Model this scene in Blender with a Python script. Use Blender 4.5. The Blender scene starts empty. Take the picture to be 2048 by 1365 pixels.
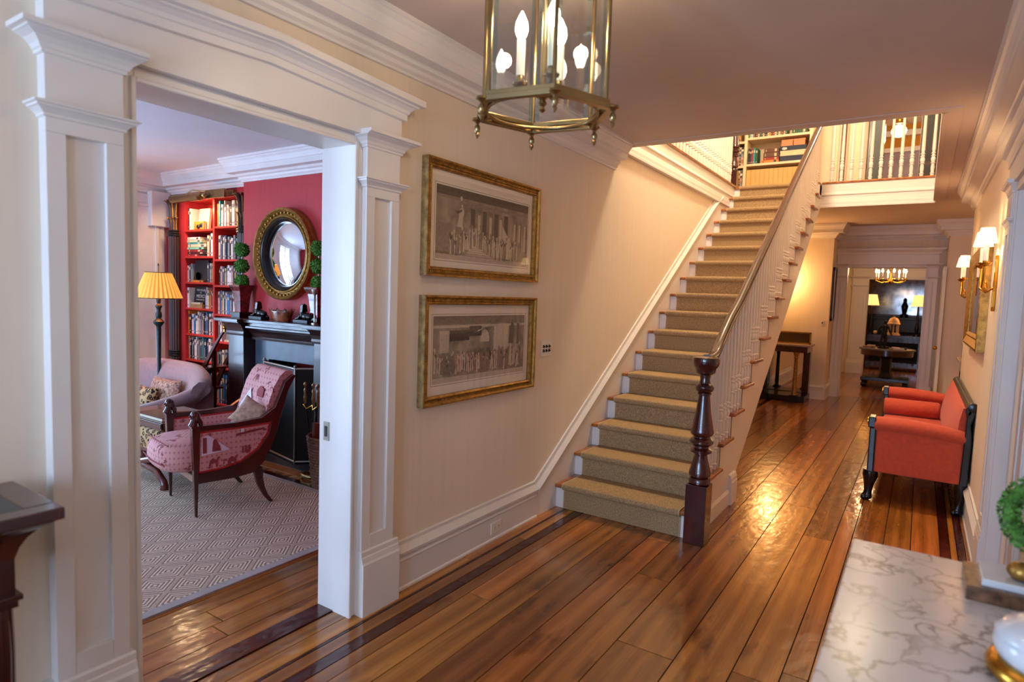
import bpy, bmesh, math, random
from mathutils import Matrix, Vector
PI = math.pi
SC = bpy.context.scene
COL = SC.collection
rnd = random.Random(7)

def lin(h):
    h = h.lstrip('#')
    c = [int(h[i:i + 2], 16) / 255 for i in (0, 2, 4)]
    return tuple(x / 12.92 if x <= .04045 else ((x + .055) / 1.055) ** 2.4 for x in c) + (1.0,)

# ------------------------------------------------------------------ camera
F_ = Vector((-0.55036, 0.83155, -0.07499)).normalized()
U_ = Vector((-0.06967, 0.04376, 0.99661))
R_ = F_.cross(U_).normalized()
U_ = R_.cross(F_).normalized()
cd = bpy.data.cameras.new('camera')
cd.sensor_width = 36.0
cd.lens = 1231.6 / 2048 * 36.0
cd.clip_start = 0.05
cd.dof.use_dof = True
cd.dof.focus_distance = 4.7
cd.dof.aperture_fstop = 2.2
cam = bpy.data.objects.new('camera', cd)
COL.objects.link(cam)
M = Matrix.Identity(4)
for i in range(3):
    M[i][0] = R_[i]; M[i][1] = U_[i]; M[i][2] = -F_[i]
M[0][3], M[1][3], M[2][3] = 2.175, 0.0, 1.554
cam.matrix_world = M
SC.camera = cam

# ------------------------------------------------------------------ world and lights
w = bpy.data.worlds.new('daylight'); SC.world = w; w.use_nodes = True
bg = w.node_tree.nodes['Background']
bg.inputs[0].default_value = (0.55, 0.74, 1.0, 1)
bg.inputs[1].default_value = 2.0
SC.view_settings.view_transform = 'Standard'
SC.view_settings.look = 'None'
SC.view_settings.exposure = 0.74
SC.view_settings.gamma = 1.0
SC.view_settings.use_curve_mapping = False
SC.cycles.max_bounces = 8
SC.cycles.diffuse_bounces = 5
SC.cycles.glossy_bounces = 4
SC.cycles.transparent_max_bounces = 16
SC.cycles.sample_clamp_indirect = 6.0
SC.cycles.caustics_reflective = False
SC.cycles.caustics_refractive = False
SC.cycles.blur_glossy = 0.6

WARM = (1.0, 0.62, 0.30)
WARM2 = (1.0, 0.56, 0.24)
DAY = (0.50, 0.70, 1.0)
def lamp(name, kind, loc, power, color, size=.05, rot=None, sy=None):
    l = bpy.data.lights.new(name, kind); l.energy = power; l.color = color
    if kind == 'AREA':
        l.shape = 'RECTANGLE'; l.size = size; l.size_y = sy or size
    elif kind == 'SPOT':
        l.shadow_soft_size = size; l.spot_size = sy or 2.4; l.spot_blend = .8
    else:
        l.shadow_soft_size = size
    o = bpy.data.objects.new(name, l); o.location = loc
    if rot: o.rotation_euler = rot
    COL.objects.link(o); return o
# daylight through the windows: front hall (behind the viewer) and the library's french windows
lamp('hall_window_daylight', 'AREA', (.62, -2.75, 1.5), 84, (.48, .68, 1.0), .5, (PI / 2, 0, 0), 2.0)
lamp('hall_window_daylight', 'AREA', (1.95, -2.75, 1.5), 34, (.56, .72, 1.0), .5, (PI / 2, 0, 0), 2.0)
lamp('library_window_daylight', 'AREA', (-1.5, -3.1, 1.4), 90, DAY, 1.2, (PI / 2, 0, 0), 2.2)
lamp('library_window_daylight', 'AREA', (-3.5, -3.1, 1.4), 130, DAY, 1.2, (PI / 2, 0, 0), 2.2)
lamp('library_window_daylight', 'AREA', (-5.75, 1.35, 1.3), 130, DAY, 1.7, (0, -PI / 2, 0), 2.3)
lamp('dining_window_daylight', 'AREA', (4.0, 19.0, 1.5), 22, DAY, 1.2, (0, PI / 2, 0), 1.8)
# point lights upstairs, under the stair and in the back hall
lamp('upper_hall_lamp', 'POINT', (0.75, 5.9, 5.0), 215, (1.0, .82, .55), .2)
lamp('upper_landing_fill', 'POINT', (1.7, 9.4, 4.7), 34, (1.0, .8, .52), .15)  # unseen fill light added to brighten the doors behind the landing
lamp('upper_room_lamp', 'POINT', (1.66, 12.0, 4.36), 40, (1.0, .78, .5), .08)
lamp('under_stair_lamp', 'POINT', (0.22, 11.0, 1.96), 16, (1.0, .55, .2), .04)
lamp('back_hall_lamp', 'POINT', (3.0, 9.6, 1.9), 5, WARM, .1)

# ------------------------------------------------------------------ geometry helpers
class G:
    def __init__(s): s.v = []; s.f = []; s.m = []
    def add(s, vs, fs, m=0):
        n = len(s.v); s.v += [tuple(v) for v in vs]
        s.f += [tuple(i + n for i in f) for f in fs]; s.m += [m] * len(fs); return s
    def box(s, x0, x1, y0, y1, z0, z1, m=0):
        vs = [(x, y, z) for x in (x0, x1) for y in (y0, y1) for z in (z0, z1)]
        return s.add(vs, [(0, 1, 3, 2), (4, 6, 7, 5), (0, 4, 5, 1), (2, 3, 7, 6), (0, 2, 6, 4), (1, 5, 7, 3)], m)
    def lathe(s, cx, cy, prof, n=20, m=0, z0=0):
        vs = []; k = len(prof)
        for r, z in prof:
            for i in range(n):
                a = 2 * PI * i / n; vs.append((cx + r * math.cos(a), cy + r * math.sin(a), z0 + z))
        fs = [(j * n + i, j * n + (i + 1) % n, (j + 1) * n + (i + 1) % n, (j + 1) * n + i) for j in range(k - 1) for i in range(n)]
        fs.append(tuple(range(n))[::-1]); fs.append(tuple((k - 1) * n + i for i in range(n)))
        return s.add(vs, fs, m)
    def prism(s, poly, ax, a0, a1, m=0):
        # poly given in the two other axes (in x,y,z order)
        def P(p, a):
            return {'x': (a, p[0], p[1]), 'y': (p[0], a, p[1]), 'z': (p[0], p[1], a)}[ax]
        n = len(poly)
        vs = [P(p, a0) for p in poly] + [P(p, a1) for p in poly]
        fs = [tuple(range(n)), tuple(range(2 * n - 1, n - 1, -1))] + [(i, (i + 1) % n, n + (i + 1) % n, n + i) for i in range(n)]
        return s.add(vs, fs, m)
    def tube(s, pts, r, n=8, m=0, cap=True, flat=1.0):
        pts = [Vector(p) for p in pts]; k = len(pts)
        rs = r if isinstance(r, (list, tuple)) else [r] * k
        vs = []; ref = None
        for i, p in enumerate(pts):
            t = (pts[min(i + 1, k - 1)] - pts[max(i - 1, 0)]).normalized()
            if ref is None:
                ref = t.cross(Vector((0, 0, 1)))
                if ref.length < .1: ref = t.cross(Vector((1, 0, 0)))
            ref = (ref - t * ref.dot(t)).normalized(); b = t.cross(ref)
            for j in range(n):
                a = 2 * PI * j / n
                vs.append(p + ref * (rs[i] * math.cos(a)) + b * (rs[i] * flat * math.sin(a)))
        fs = [(i * n + j, i * n + (j + 1) % n, (i + 1) * n + (j + 1) % n, (i + 1) * n + j) for i in range(k - 1) for j in range(n)]
        if cap: fs += [tuple(range(n))[::-1], tuple((k - 1) * n + j for j in range(n))]
        return s.add(vs, fs, m)
    def ball(s, cx, cy, cz, rx, ry=None, rz=None, n=12, m=0):
        ry = ry or rx; rz = rz or rx; h = max(4, n // 2)
        vs = [(cx, cy, cz - rz)]; fs = []
        for j in range(1, h):
            t = -PI / 2 + PI * j / h
            for i in range(n):
                a = 2 * PI * i / n; vs.append((cx + rx * math.cos(t) * math.cos(a), cy + ry * math.cos(t) * math.sin(a), cz + rz * math.sin(t)))
        vs.append((cx, cy, cz + rz)); top = len(vs) - 1
        for i in range(n):
            fs.append((0, 1 + (i + 1) % n, 1 + i)); fs.append((top, top - n + i, top - n + (i + 1) % n))
        for j in range(h - 2):
            for i in range(n):
                a = 1 + j * n; fs.append((a + i, a + (i + 1) % n, a + n + (i + 1) % n, a + n + i))
        return s.add(vs, fs, m)
    def xf(s, Mx): s.v = [tuple(Mx @ Vector(v)) for v in s.v]; return s
    def loft(s, rings, m=0):
        vs = []
        for x0, x1, y0, y1, z in rings: vs += [(x0, y0, z), (x1, y0, z), (x1, y1, z), (x0, y1, z)]
        k = len(rings)
        fs = [(j * 4 + i, j * 4 + (i + 1) % 4, (j + 1) * 4 + (i + 1) % 4, (j + 1) * 4 + i) for j in range(k - 1) for i in range(4)] + [(3, 2, 1, 0), (4 * k - 4, 4 * k - 3, 4 * k - 2, 4 * k - 1)]
        return s.add(vs, fs, m)
    def map(s, fn): s.v = [tuple(fn(*v)) for v in s.v]; return s
    def join(s, o, m=None):
        n = len(s.v); s.v += o.v; s.f += [tuple(i + n for i in f) for f in o.f]
        s.m += (o.m if m is None else [m] * len(o.f)); return s

def obj(name, g, mats, parent=None, smooth=0, bev=0, world=True, seg=2, sub=0):
    me = bpy.data.meshes.new(name)
    v = g.v
    org = Vector((0, 0, 0))
    if parent is not None and world:
        q = parent
        off = Vector((0, 0, 0))
        while q is not None: off += q.location; q = q.parent
        v = [tuple(Vector(p) - off) for p in v]
    if v:  # own origin at the base of the piece
        xs, ys, zs = zip(*v)
        org = Vector(((min(xs) + max(xs)) / 2, (min(ys) + max(ys)) / 2, min(zs)))
        v = [tuple(Vector(p) - org) for p in v]
    me.from_pydata(v, [], g.f)
    mats = mats if isinstance(mats, (list, tuple)) else [mats]
    for mt in mats: me.materials.append(mt)
    if len(mats) > 1: me.polygons.foreach_set('material_index', [min(i, len(mats) - 1) for i in g.m])
    bm = bmesh.new(); bm.from_mesh(me); bmesh.ops.recalc_face_normals(bm, faces=bm.faces); bm.to_mesh(me); bm.free()
    if smooth:
        me.shade_smooth() if hasattr(me, 'shade_smooth') else me.polygons.foreach_set('use_smooth', [True] * len(me.polygons))
        me.set_sharp_from_angle(angle=math.radians(smooth if smooth > 1 else 40))
    me.update()
    o = bpy.data.objects.new(name, me); COL.objects.link(o); o.location = org
    if parent is not None: o.parent = parent
    if bev:
        b = o.modifiers.new('bevel', 'BEVEL'); b.width = bev; b.segments = seg; b.limit_method = 'ANGLE'; b.angle_limit = .6
    if sub:
        b = o.modifiers.new('subsurf', 'SUBSURF'); b.levels = sub; b.render_levels = sub
    return o
def tag(o, label=None, cat=None, group=None, kind=None):
    if label: o['label'] = label
    if cat: o['category'] = cat
    if group: o['group'] = group
    if kind: o['kind'] = kind
    return o
def thing(name, label, cat, loc, rz=0, group=None):
    o = bpy.data.objects.new(name, None); COL.objects.link(o); o.location = loc; o.rotation_euler = (0, 0, rz)
    o.empty_display_size = .1
    return tag(o, label, cat, group)
def struct(name, g, mt, parent=None, **k):
    o = obj(name, g, mt, parent, **k)
    if parent is None: o['kind'] = 'structure'
    return o
def dup(root, loc, rz=None, label=None, group=None):
    r = root.copy(); COL.objects.link(r); r.location = loc
    if rz is not None: r.rotation_euler = (0, 0, rz)
    if label: r['label'] = label
    if group: r['group'] = group
    for ch in list(root.children):
        c = ch.copy(); COL.objects.link(c); c.parent = r
        for gg in ch.children:
            d = gg.copy(); COL.objects.link(d); d.parent = c
    return r

# ------------------------------------------------------------------ materials
MATS = {}
def nt(name):
    m = bpy.data.materials.new(name); m.use_nodes = True
    t = m.node_tree; b = t.nodes['Principled BSDF']; return m, t, b
def node(t, kind, **kw):
    n = t.nodes.new(kind)
    for k, v in kw.items():
        if k.startswith('i_'):
            n.inputs[k[2:]].default_value = v
        else: setattr(n, k, v)
    return n
def ramp(t, stops):
    r = t.nodes.new('ShaderNodeValToRGB'); e = r.color_ramp.elements
    while len(e) < len(stops): e.new(.5)
    for i, (p, c) in enumerate(stops): e[i].position = p; e[i].color = c
    return r
def coords(t, scale=(1, 1, 1), per_object=False):
    tc = t.nodes.new('ShaderNodeTexCoord'); mp = t.nodes.new('ShaderNodeMapping')
    mp.inputs['Scale'].default_value = scale
    t.links.new(tc.outputs['Object'], mp.inputs['Vector'])
    if per_object:
        oi = t.nodes.new('ShaderNodeObjectInfo'); ml = node(t, 'ShaderNodeMath', operation='MULTIPLY'); ml.inputs[1].default_value = 60
        t.links.new(oi.outputs['Random'], ml.inputs[0])
        cb = t.nodes.new('ShaderNodeCombineXYZ')
        for i in range(3): t.links.new(ml.outputs[0], cb.inputs[i])
        t.links.new(cb.outputs[0], mp.inputs['Location'])
    return mp.outputs[0]
def bump(t, b, src, strength=.2, dist=.01):
    bp = node(t, 'ShaderNodeBump'); bp.inputs['Strength'].default_value = strength; bp.inputs['Distance'].default_value = dist
    t.links.new(src, bp.inputs['Height']); t.links.new(bp.outputs[0], b.inputs['Normal']); return bp
def plain(name, c, rough=.5, metal=0, var=.06, vs=6, coat=0, bs=0, bscale=60, sheen=0, em=None, es=0, scale=(1, 1, 1), spec=.5):
    if name in MATS: return MATS[name]
    m, t, b = nt(name); c = lin(c) if isinstance(c, str) else c
    vec = coords(t, scale)
    nz = node(t, 'ShaderNodeTexNoise'); nz.inputs['Scale'].default_value = vs; nz.inputs['Detail'].default_value = 3
    t.links.new(vec, nz.inputs['Vector'])
    d = tuple(max(0, x * (1 - var * 2)) for x in c[:3]) + (1,); l = tuple(min(1, x * (1 + var * 2)) for x in c[:3]) + (1,)
    r = ramp(t, [(.3, d), (.7, l)]); t.links.new(nz.outputs[0], r.inputs[0]); t.links.new(r.outputs[0], b.inputs['Base Color'])
    b.inputs['Roughness'].default_value = rough; b.inputs['Metallic'].default_value = metal
    b.inputs['Specular IOR Level'].default_value = spec
    if coat: b.inputs['Coat Weight'].default_value = coat; b.inputs['Coat Roughness'].default_value = .08
    if sheen: b.inputs['Sheen Weight'].default_value = sheen
    if em: b.inputs['Emission Color'].default_value = lin(em) if isinstance(em, str) else em; b.inputs['Emission Strength'].default_value = es
    if bs:
        n2 = node(t, 'ShaderNodeTexNoise'); n2.inputs['Scale'].default_value = bscale; t.links.new(vec, n2.inputs['Vector'])
        bump(t, b, n2.outputs[0], bs, .004)
    MATS[name] = m; return m
def wood(name, dark, light, rough=.25, scale=(14, 1.2, 14), coat=.3, ripple=0, per=False, knots=False):
    m, t, b = nt(name)
    vec = coords(t, scale, True)
    n1 = node(t, 'ShaderNodeTexNoise'); n1.inputs['Scale'].default_value = 1.0; n1.inputs['Detail'].default_value = 6; n1.inputs['Distortion'].default_value = 1.2
    t.links.new(vec, n1.inputs['Vector'])
    wv = node(t, 'ShaderNodeTexWave'); wv.inputs['Scale'].default_value = .35; wv.inputs['Distortion'].default_value = 7; wv.inputs['Detail'].default_value = 3
    t.links.new(vec, wv.inputs['Vector'])
    mx = node(t, 'ShaderNodeMix', data_type='FLOAT'); mx.inputs[0].default_value = .28
    t.links.new(n1.outputs[0], mx.inputs[2]); t.links.new(wv.outputs[1], mx.inputs[3])
    r = ramp(t, [(.2, lin(dark)), (.75, lin(light))]); t.links.new(mx.outputs[0], r.inputs[0])
    col = r.outputs[0]
    if per:
        oi = node(t, 'ShaderNodeObjectInfo')
        hs = node(t, 'ShaderNodeHueSaturation')
        mr = node(t, 'ShaderNodeMapRange'); mr.inputs[3].default_value = .55; mr.inputs[4].default_value = 1.3
        t.links.new(oi.outputs['Random'], mr.inputs[0]); t.links.new(mr.outputs[0], hs.inputs['Value'])
        f2 = node(t, 'ShaderNodeMath', operation='MULTIPLY'); f2.inputs[1].default_value = 7.31
        f3 = node(t, 'ShaderNodeMath', operation='FRACT'); t.links.new(oi.outputs['Random'], f2.inputs[0]); t.links.new(f2.outputs[0], f3.inputs[0])
        m2 = node(t, 'ShaderNodeMapRange'); m2.inputs[3].default_value = .492; m2.inputs[4].default_value = .512
        t.links.new(f3.outputs[0], m2.inputs[0]); t.links.new(m2.outputs[0], hs.inputs['Hue'])
        t.links.new(col, hs.inputs['Color']); col = hs.outputs[0]
    if knots:
        v5 = coords(t, (95, 2.2, 95), True); n5 = node(t, 'ShaderNodeTexNoise'); n5.inputs['Scale'].default_value = 1.0; n5.inputs['Detail'].default_value = 4; n5.inputs['Distortion'].default_value = .8
        t.links.new(v5, n5.inputs['Vector']); r5 = ramp(t, [(.32, (.62, .55, .5, 1)), (.55, (1, 1, 1, 1))]); t.links.new(n5.outputs[0], r5.inputs[0])
        m5 = node(t, 'ShaderNodeMix', data_type='RGBA', blend_type='MULTIPLY'); m5.inputs[0].default_value = .5
        t.links.new(col, m5.inputs[6]); t.links.new(r5.outputs[0], m5.inputs[7]); col = m5.outputs[2]
        n3 = node(t, 'ShaderNodeTexNoise'); n3.inputs['Scale'].default_value = .9; n3.inputs['Detail'].default_value = 5
        v3 = coords(t, (9, 2.6, 9), True); t.links.new(v3, n3.inputs['Vector'])
        r3 = ramp(t, [(.60, (0, 0, 0, 1)), (.74, (1, 1, 1, 1))]); t.links.new(n3.outputs[0], r3.inputs[0])
        mm = node(t, 'ShaderNodeMix', data_type='RGBA', blend_type='MULTIPLY')
        t.links.new(r3.outputs[0], mm.inputs[0]); t.links.new(col, mm.inputs[6]); mm.inputs[7].default_value = (.35, .26, .2, 1); col = mm.outputs[2]
    t.links.new(col, b.inputs['Base Color'])
    b.inputs['Roughness'].default_value = rough
    if coat: b.inputs['Coat Weight'].default_value = coat; b.inputs['Coat Roughness'].default_value = .09
    if ripple:
        tc = node(t, 'ShaderNodeNewGeometry'); mp = node(t, 'ShaderNodeMapping'); mp.inputs['Scale'].default_value = (9, 4.5, 9)
        t.links.new(tc.outputs['Position'], mp.inputs['Vector'])
        n4 = node(t, 'ShaderNodeTexNoise'); n4.inputs['Scale'].default_value = 1.6; n4.inputs['Detail'].default_value = 2.5
        t.links.new(mp.outputs[0], n4.inputs['Vector'])
        bp = bump(t, b, n4.outputs[0], ripple, .02)
        if coat: t.links.new(bp.outputs[0], b.inputs['Coat Normal'])
    MATS[name] = m; return m

WHITE = plain('white_trim_paint', '#e2dbd6', .38, var=.015, vs=3)
CEIL = plain('ceiling_paint', '#cbb8ad', .8, var=.02, vs=2)
LIBCEIL = plain('library_ceiling_paint', '#dcd6dc', .8, var=.02, vs=2)
LIBTRIM = plain('library_trim_paint', '#ded6d4', .5, var=.02)
CREAM = plain('cream_striped_wallpaper', '#e6d5c0', .75, var=.012, vs=10, scale=(3, 3, .12), bs=.06, bscale=90)
RED = plain('red_silk_wallpaper', '#b0262c', .6, var=.05, vs=14, scale=(5, 5, .25), bs=.1, bscale=70)
REDPAINT = plain('red_shelf_paint', '#c02a1e', .42, var=.05)
PLANK = wood('floor_plank_wood', '#7e441a', '#b87234', .2, (10, .9, 10), .35, .15, True, True)
WALNUT = wood('walnut_inlay_wood', '#2c0d08', '#4e1c10', .18, (14, 1.0, 14), .35, .22)
TANB = wood('tan_border_wood', '#7a4018', '#b8732e', .2, (14, 1.0, 14), .35, .22, True)
SUBF = plain('floor_gap_dark', '#1c0c06', .8)
MAHOG = wood('mahogany', '#24080a', '#4c1712', .2, (8, 8, 2), .6)
MAHOG2 = wood('reddish_mahogany', '#3a1410', '#6a2e20', .25, (8, 8, 2), .4)
OAK = wood('tread_oak', '#7a3d18', '#b06a30', .22, (10, 6, 10), .4)
DKWOOD = wood('dark_stained_wood', '#1c0a08', '#3a1610', .3, (10, 3, 3), .4)
RAILW = wood('handrail_mahogany', '#280d07', '#4c1c10', .22, (12, 2, 6), .3)
BRASS = plain('polished_brass', '#c8963c', .22, 1, var=.05)
ANTB = plain('antique_brass', '#a08a60', .28, 1, var=.1)
GILT = plain('gilded_wood', '#a07a3c', .42, .8, var=.2, vs=30, bs=.3, bscale=120)
GILTSIDE = plain('worn_gilt_side', '#9a8458', .6, .25, var=.25, vs=30)
BLACK = plain('ebonised_black', '#0c0a0b', .25, var=.2)
IRON = plain('black_iron', '#101113', .5, .4)
STEEL = plain('pewter_steel', '#b4b2a4', .3, .9)
SLATE = plain('slate_stone', '#23282e', .45, var=.15, vs=8)
PORC = plain('white_porcelain', '#d8dce0', .15, var=.02, coat=.5)
PLASTIC = plain('white_plastic', '#e4dccf', .4, var=.01)
DARKSLOT = plain('dark_slot', '#1a1512', .5)
MIRRORM = plain('mirror_glass', '#e8e8ea', .02, 1, var=.0)
SCREEN = plain('black_fire_mesh', '#07080c', .35, .2, var=.3, vs=120)
# ---- woven, stone and special materials
def M_math(t, op, a, b=None, c=None):
    n = node(t, 'ShaderNodeMath', operation=op)
    for i, x in enumerate((a, b, c)):
        if x is None: continue
        if isinstance(x, (int, float)): n.inputs[i].default_value = x
        else: t.links.new(x, n.inputs[i])
    return n.outputs[0]
def sisal():
    m, t, b = nt('sisal_runner')
    tc = node(t, 'ShaderNodeTexCoord'); sp = node(t, 'ShaderNodeSeparateXYZ'); t.links.new(tc.outputs['Object'], sp.inputs[0])
    yz = M_math(t, 'ADD', sp.outputs[1], sp.outputs[2])
    zig = M_math(t, 'PINGPONG', sp.outputs[0], .012)
    s = M_math(t, 'SINE', M_math(t, 'MULTIPLY', M_math(t, 'ADD', yz, M_math(t, 'MULTIPLY', zig, 1.0)), 900))
    nz = node(t, 'ShaderNodeTexNoise'); nz.inputs['Scale'].default_value = 130; t.links.new(tc.outputs['Object'], nz.inputs['Vector'])
    v = M_math(t, 'ADD', M_math(t, 'MULTIPLY', s, .10), nz.outputs[0])
    r = ramp(t, [(.2, lin('#76593a')), (.85, lin('#bea074'))]); t.links.new(v, r.inputs[0]); t.links.new(r.outputs[0], b.inputs['Base Color'])
    b.inputs['Roughness'].default_value = .95; bump(t, b, v, .5, .004); return m
SISAL = sisal()
def rugmat():
    m, t, b = nt('diamond_weave_rug')
    tc = node(t, 'ShaderNodeTexCoord'); sp = node(t, 'ShaderNodeSeparateXYZ'); t.links.new(tc.outputs['Object'], sp.inputs[0])
    X = M_math(t, 'DIVIDE', sp.outputs[0], .22); Y = M_math(t, 'DIVIDE', sp.outputs[1], .25)
    u = M_math(t, 'ADD', X, Y); v = M_math(t, 'SUBTRACT', X, Y)
    fu = M_math(t, 'ABSOLUTE', M_math(t, 'SUBTRACT', M_math(t, 'FRACT', u), .5))
    fv = M_math(t, 'ABSOLUTE', M_math(t, 'SUBTRACT', M_math(t, 'FRACT', v), .5))
    d = M_math(t, 'MAXIMUM', fu, fv)
    s = M_math(t, 'SINE', M_math(t, 'MULTIPLY', d, 2 * PI * 9))
    edge = M_math(t, 'LESS_THAN', d, .455)
    w_ = M_math(t, 'SINE', M_math(t, 'MULTIPLY', sp.outputs[1], 900)); 
    nz = node(t, 'ShaderNodeTexNoise'); nz.inputs['Scale'].default_value = 160; t.links.new(tc.outputs['Object'], nz.inputs['Vector'])
    k = M_math(t, 'ADD', M_math(t, 'MULTIPLY', M_math(t, 'MULTIPLY', s, edge), .3), M_math(t, 'MULTIPLY', nz.outputs[0], .5))
    k = M_math(t, 'ADD', k, M_math(t, 'MULTIPLY', w_, .03))
    r = ramp(t, [(.10, lin('#846c58')), (.46, lin('#decab2'))]); t.links.new(k, r.inputs[0]); t.links.new(r.outputs[0], b.inputs['Base Color'])
    b.inputs['Roughness'].default_value = .95; bump(t, b, k, .5, .004); return m
RUG = rugmat()
RUGB = plain('rug_border_tape', '#a49a94', .9, var=.05, bs=.3, bscale=400)
def marble():
    m, t, b = nt('white_veined_marble')
    vec = coords(t, (1, 1, 1))
    n1 = node(t, 'ShaderNodeTexNoise'); n1.inputs['Scale'].default_value = 7; n1.inputs['Detail'].default_value = 8; t.links.new(vec, n1.inputs['Vector'])
    mv = node(t, 'ShaderNodeMix', data_type='VECTOR'); mv.inputs[0].default_value = .30
    t.links.new(vec, mv.inputs[4]); t.links.new(n1.outputs[1], mv.inputs[5])
    vo = node(t, 'ShaderNodeTexVoronoi', feature='DISTANCE_TO_EDGE'); vo.inputs['Scale'].default_value = 9.5; t.links.new(mv.outputs[1], vo.inputs['Vector'])
    r = ramp(t, [(.0, (1, 1, 1, 1)), (.075, (0, 0, 0, 1))]); t.links.new(vo.outputs[0], r.inputs[0])
    n2 = node(t, 'ShaderNodeTexNoise'); n2.inputs['Scale'].default_value = 4; t.links.new(vec, n2.inputs['Vector'])
    n2r = ramp(t, [(.36, (0, 0, 0, 1)), (.55, (1, 1, 1, 1))]); t.links.new(n2.outputs[0], n2r.inputs[0])
    k = M_math(t, 'MULTIPLY', r.outputs[0], n2r.outputs[0])
    mx = node(t, 'ShaderNodeMix', data_type='RGBA'); t.links.new(k, mx.inputs[0]); mx.inputs[6].default_value = lin('#dcd6d4'); mx.inputs[7].default_value = lin('#80746f')
    n3 = node(t, 'ShaderNodeTexNoise'); n3.inputs['Scale'].default_value = 3; n3.inputs['Detail'].default_value = 6; t.links.new(vec, n3.inputs['Vector'])
    r3 = ramp(t, [(.4, (1, 1, 1, 1)), (.75, (.78, .77, .79, 1))]); t.links.new(n3.outputs[0], r3.inputs[0])
    m2 = node(t, 'ShaderNodeMix', data_type='RGBA', blend_type='MULTIPLY'); m2.inputs[0].default_value = 1
    t.links.new(mx.outputs[2], m2.inputs[6]); t.links.new(r3.outputs[0], m2.inputs[7]); t.links.new(m2.outputs[2], b.inputs['Base Color'])
    b.inputs['Roughness'].default_value = .22; return m
MARBLE = marble()
DKMARBLE = plain('dark_blue_marble', '#1c323e', .3, var=.3, vs=9)
BRMARBLE = plain('brown_breccia_marble', '#6a4a34', .25, var=.35, vs=30)
def toile():
    m, t, b = nt('pink_toile_fabric')
    tc = node(t, 'ShaderNodeTexCoord')
    mp = node(t, 'ShaderNodeMapping'); mp.inputs['Scale'].default_value = (27, 27, 27); t.links.new(tc.outputs['Object'], mp.inputs[0])
    sp = node(t, 'ShaderNodeSeparateXYZ'); t.links.new(mp.outputs[0], sp.inputs[0])
    a = M_math(t, 'ADD', sp.outputs[1], M_math(t, 'MULTIPLY', sp.outputs[0], 1.0)); c = sp.outputs[2]
    fa = M_math(t, 'ABSOLUTE', M_math(t, 'SUBTRACT', M_math(t, 'FRACT', a), .5)); fc = M_math(t, 'ABSOLUTE', M_math(t, 'SUBTRACT', M_math(t, 'FRACT', c), .5))
    mn = M_math(t, 'MINIMUM', fa, fc); mxx = M_math(t, 'MAXIMUM', fa, fc)
    cross = M_math(t, 'MULTIPLY', M_math(t, 'LESS_THAN', mn, .07), M_math(t, 'LESS_THAN', mxx, .26))
    n = node(t, 'ShaderNodeTexNoise'); n.inputs['Scale'].default_value = 30; n.inputs['Detail'].default_value = 4; t.links.new(tc.outputs['Object'], n.inputs[0])
    n2 = node(t, 'ShaderNodeTexNoise'); n2.inputs['Scale'].default_value = 7; t.links.new(tc.outputs['Object'], n2.inputs[0])
    sc = M_math(t, 'MULTIPLY', M_math(t, 'GREATER_THAN', n.outputs[0], .56), M_math(t, 'GREATER_THAN', n2.outputs[0], .57))
    k = M_math(t, 'MAXIMUM', M_math(t, 'MULTIPLY', cross, .6), M_math(t, 'MULTIPLY', sc, .9))
    mx = node(t, 'ShaderNodeMix', data_type='RGBA'); t.links.new(k, mx.inputs[0]); mx.inputs[6].default_value = lin('#cb9491'); mx.inputs[7].default_value = lin('#84383a')
    t.links.new(mx.outputs[2], b.inputs['Base Color']); b.inputs['Roughness'].default_value = .85; return m
TOILE = toile()
TOILEW = plain('toile_print_white', '#d9cfdc', .85, var=.03)
TOILER = plain('toile_print_red', '#8c3a3e', .85, var=.1)
PIPING = plain('red_piping', '#b8322c', .8)
def leopard():
    m, t, b = nt('leopard_fabric')
    vec = coords(t, (26, 26, 26))
    n = node(t, 'ShaderNodeTexNoise'); n.inputs['Scale'].default_value = .8; t.links.new(vec, n.inputs[0])
    mv = node(t, 'ShaderNodeMix', data_type='VECTOR'); mv.inputs[0].default_value = .3; t.links.new(vec, mv.inputs[4]); t.links.new(n.outputs[1], mv.inputs[5])
    v = node(t, 'ShaderNodeTexVoronoi'); v.inputs['Scale'].default_value = 1.6; t.links.new(mv.outputs[1], v.inputs['Vector'])
    r = ramp(t, [(.0, lin('#9a6c3c')), (.22, lin('#8a5c30')), (.27, lin('#1a100a')), (.42, lin('#1a100a')), (.48, lin('#b89668'))]); t.links.new(v.outputs[0], r.inputs[0])
    r.color_ramp.interpolation = 'CONSTANT'
    t.links.new(r.outputs[0], b.inputs['Base Color']); b.inputs['Roughness'].default_value = .9; return m
LEOPARD = leopard()
PAISLEY = plain('tan_patterned_pillow', '#a8806a', .9, var=.4, vs=45)
TANPILLOW = plain('tan_crumpled_silk', '#a88a72', .7, var=.2, vs=30, bs=.4, bscale=25)
LILAC = plain('lilac_velvet', '#8e7679', .9, var=.05, vs=30, sheen=.3, bs=.15, bscale=300)
CORAL = plain('coral_linen', '#c04a30', .85, var=.05, vs=40, sheen=.15, bs=.2, bscale=350)
GREEN = plain('boxwood_green', '#3e7a1c', .7, var=.35, vs=60)
GREEN2 = plain('wreath_green', '#4c7a2a', .7, var=.35, vs=60)
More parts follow.
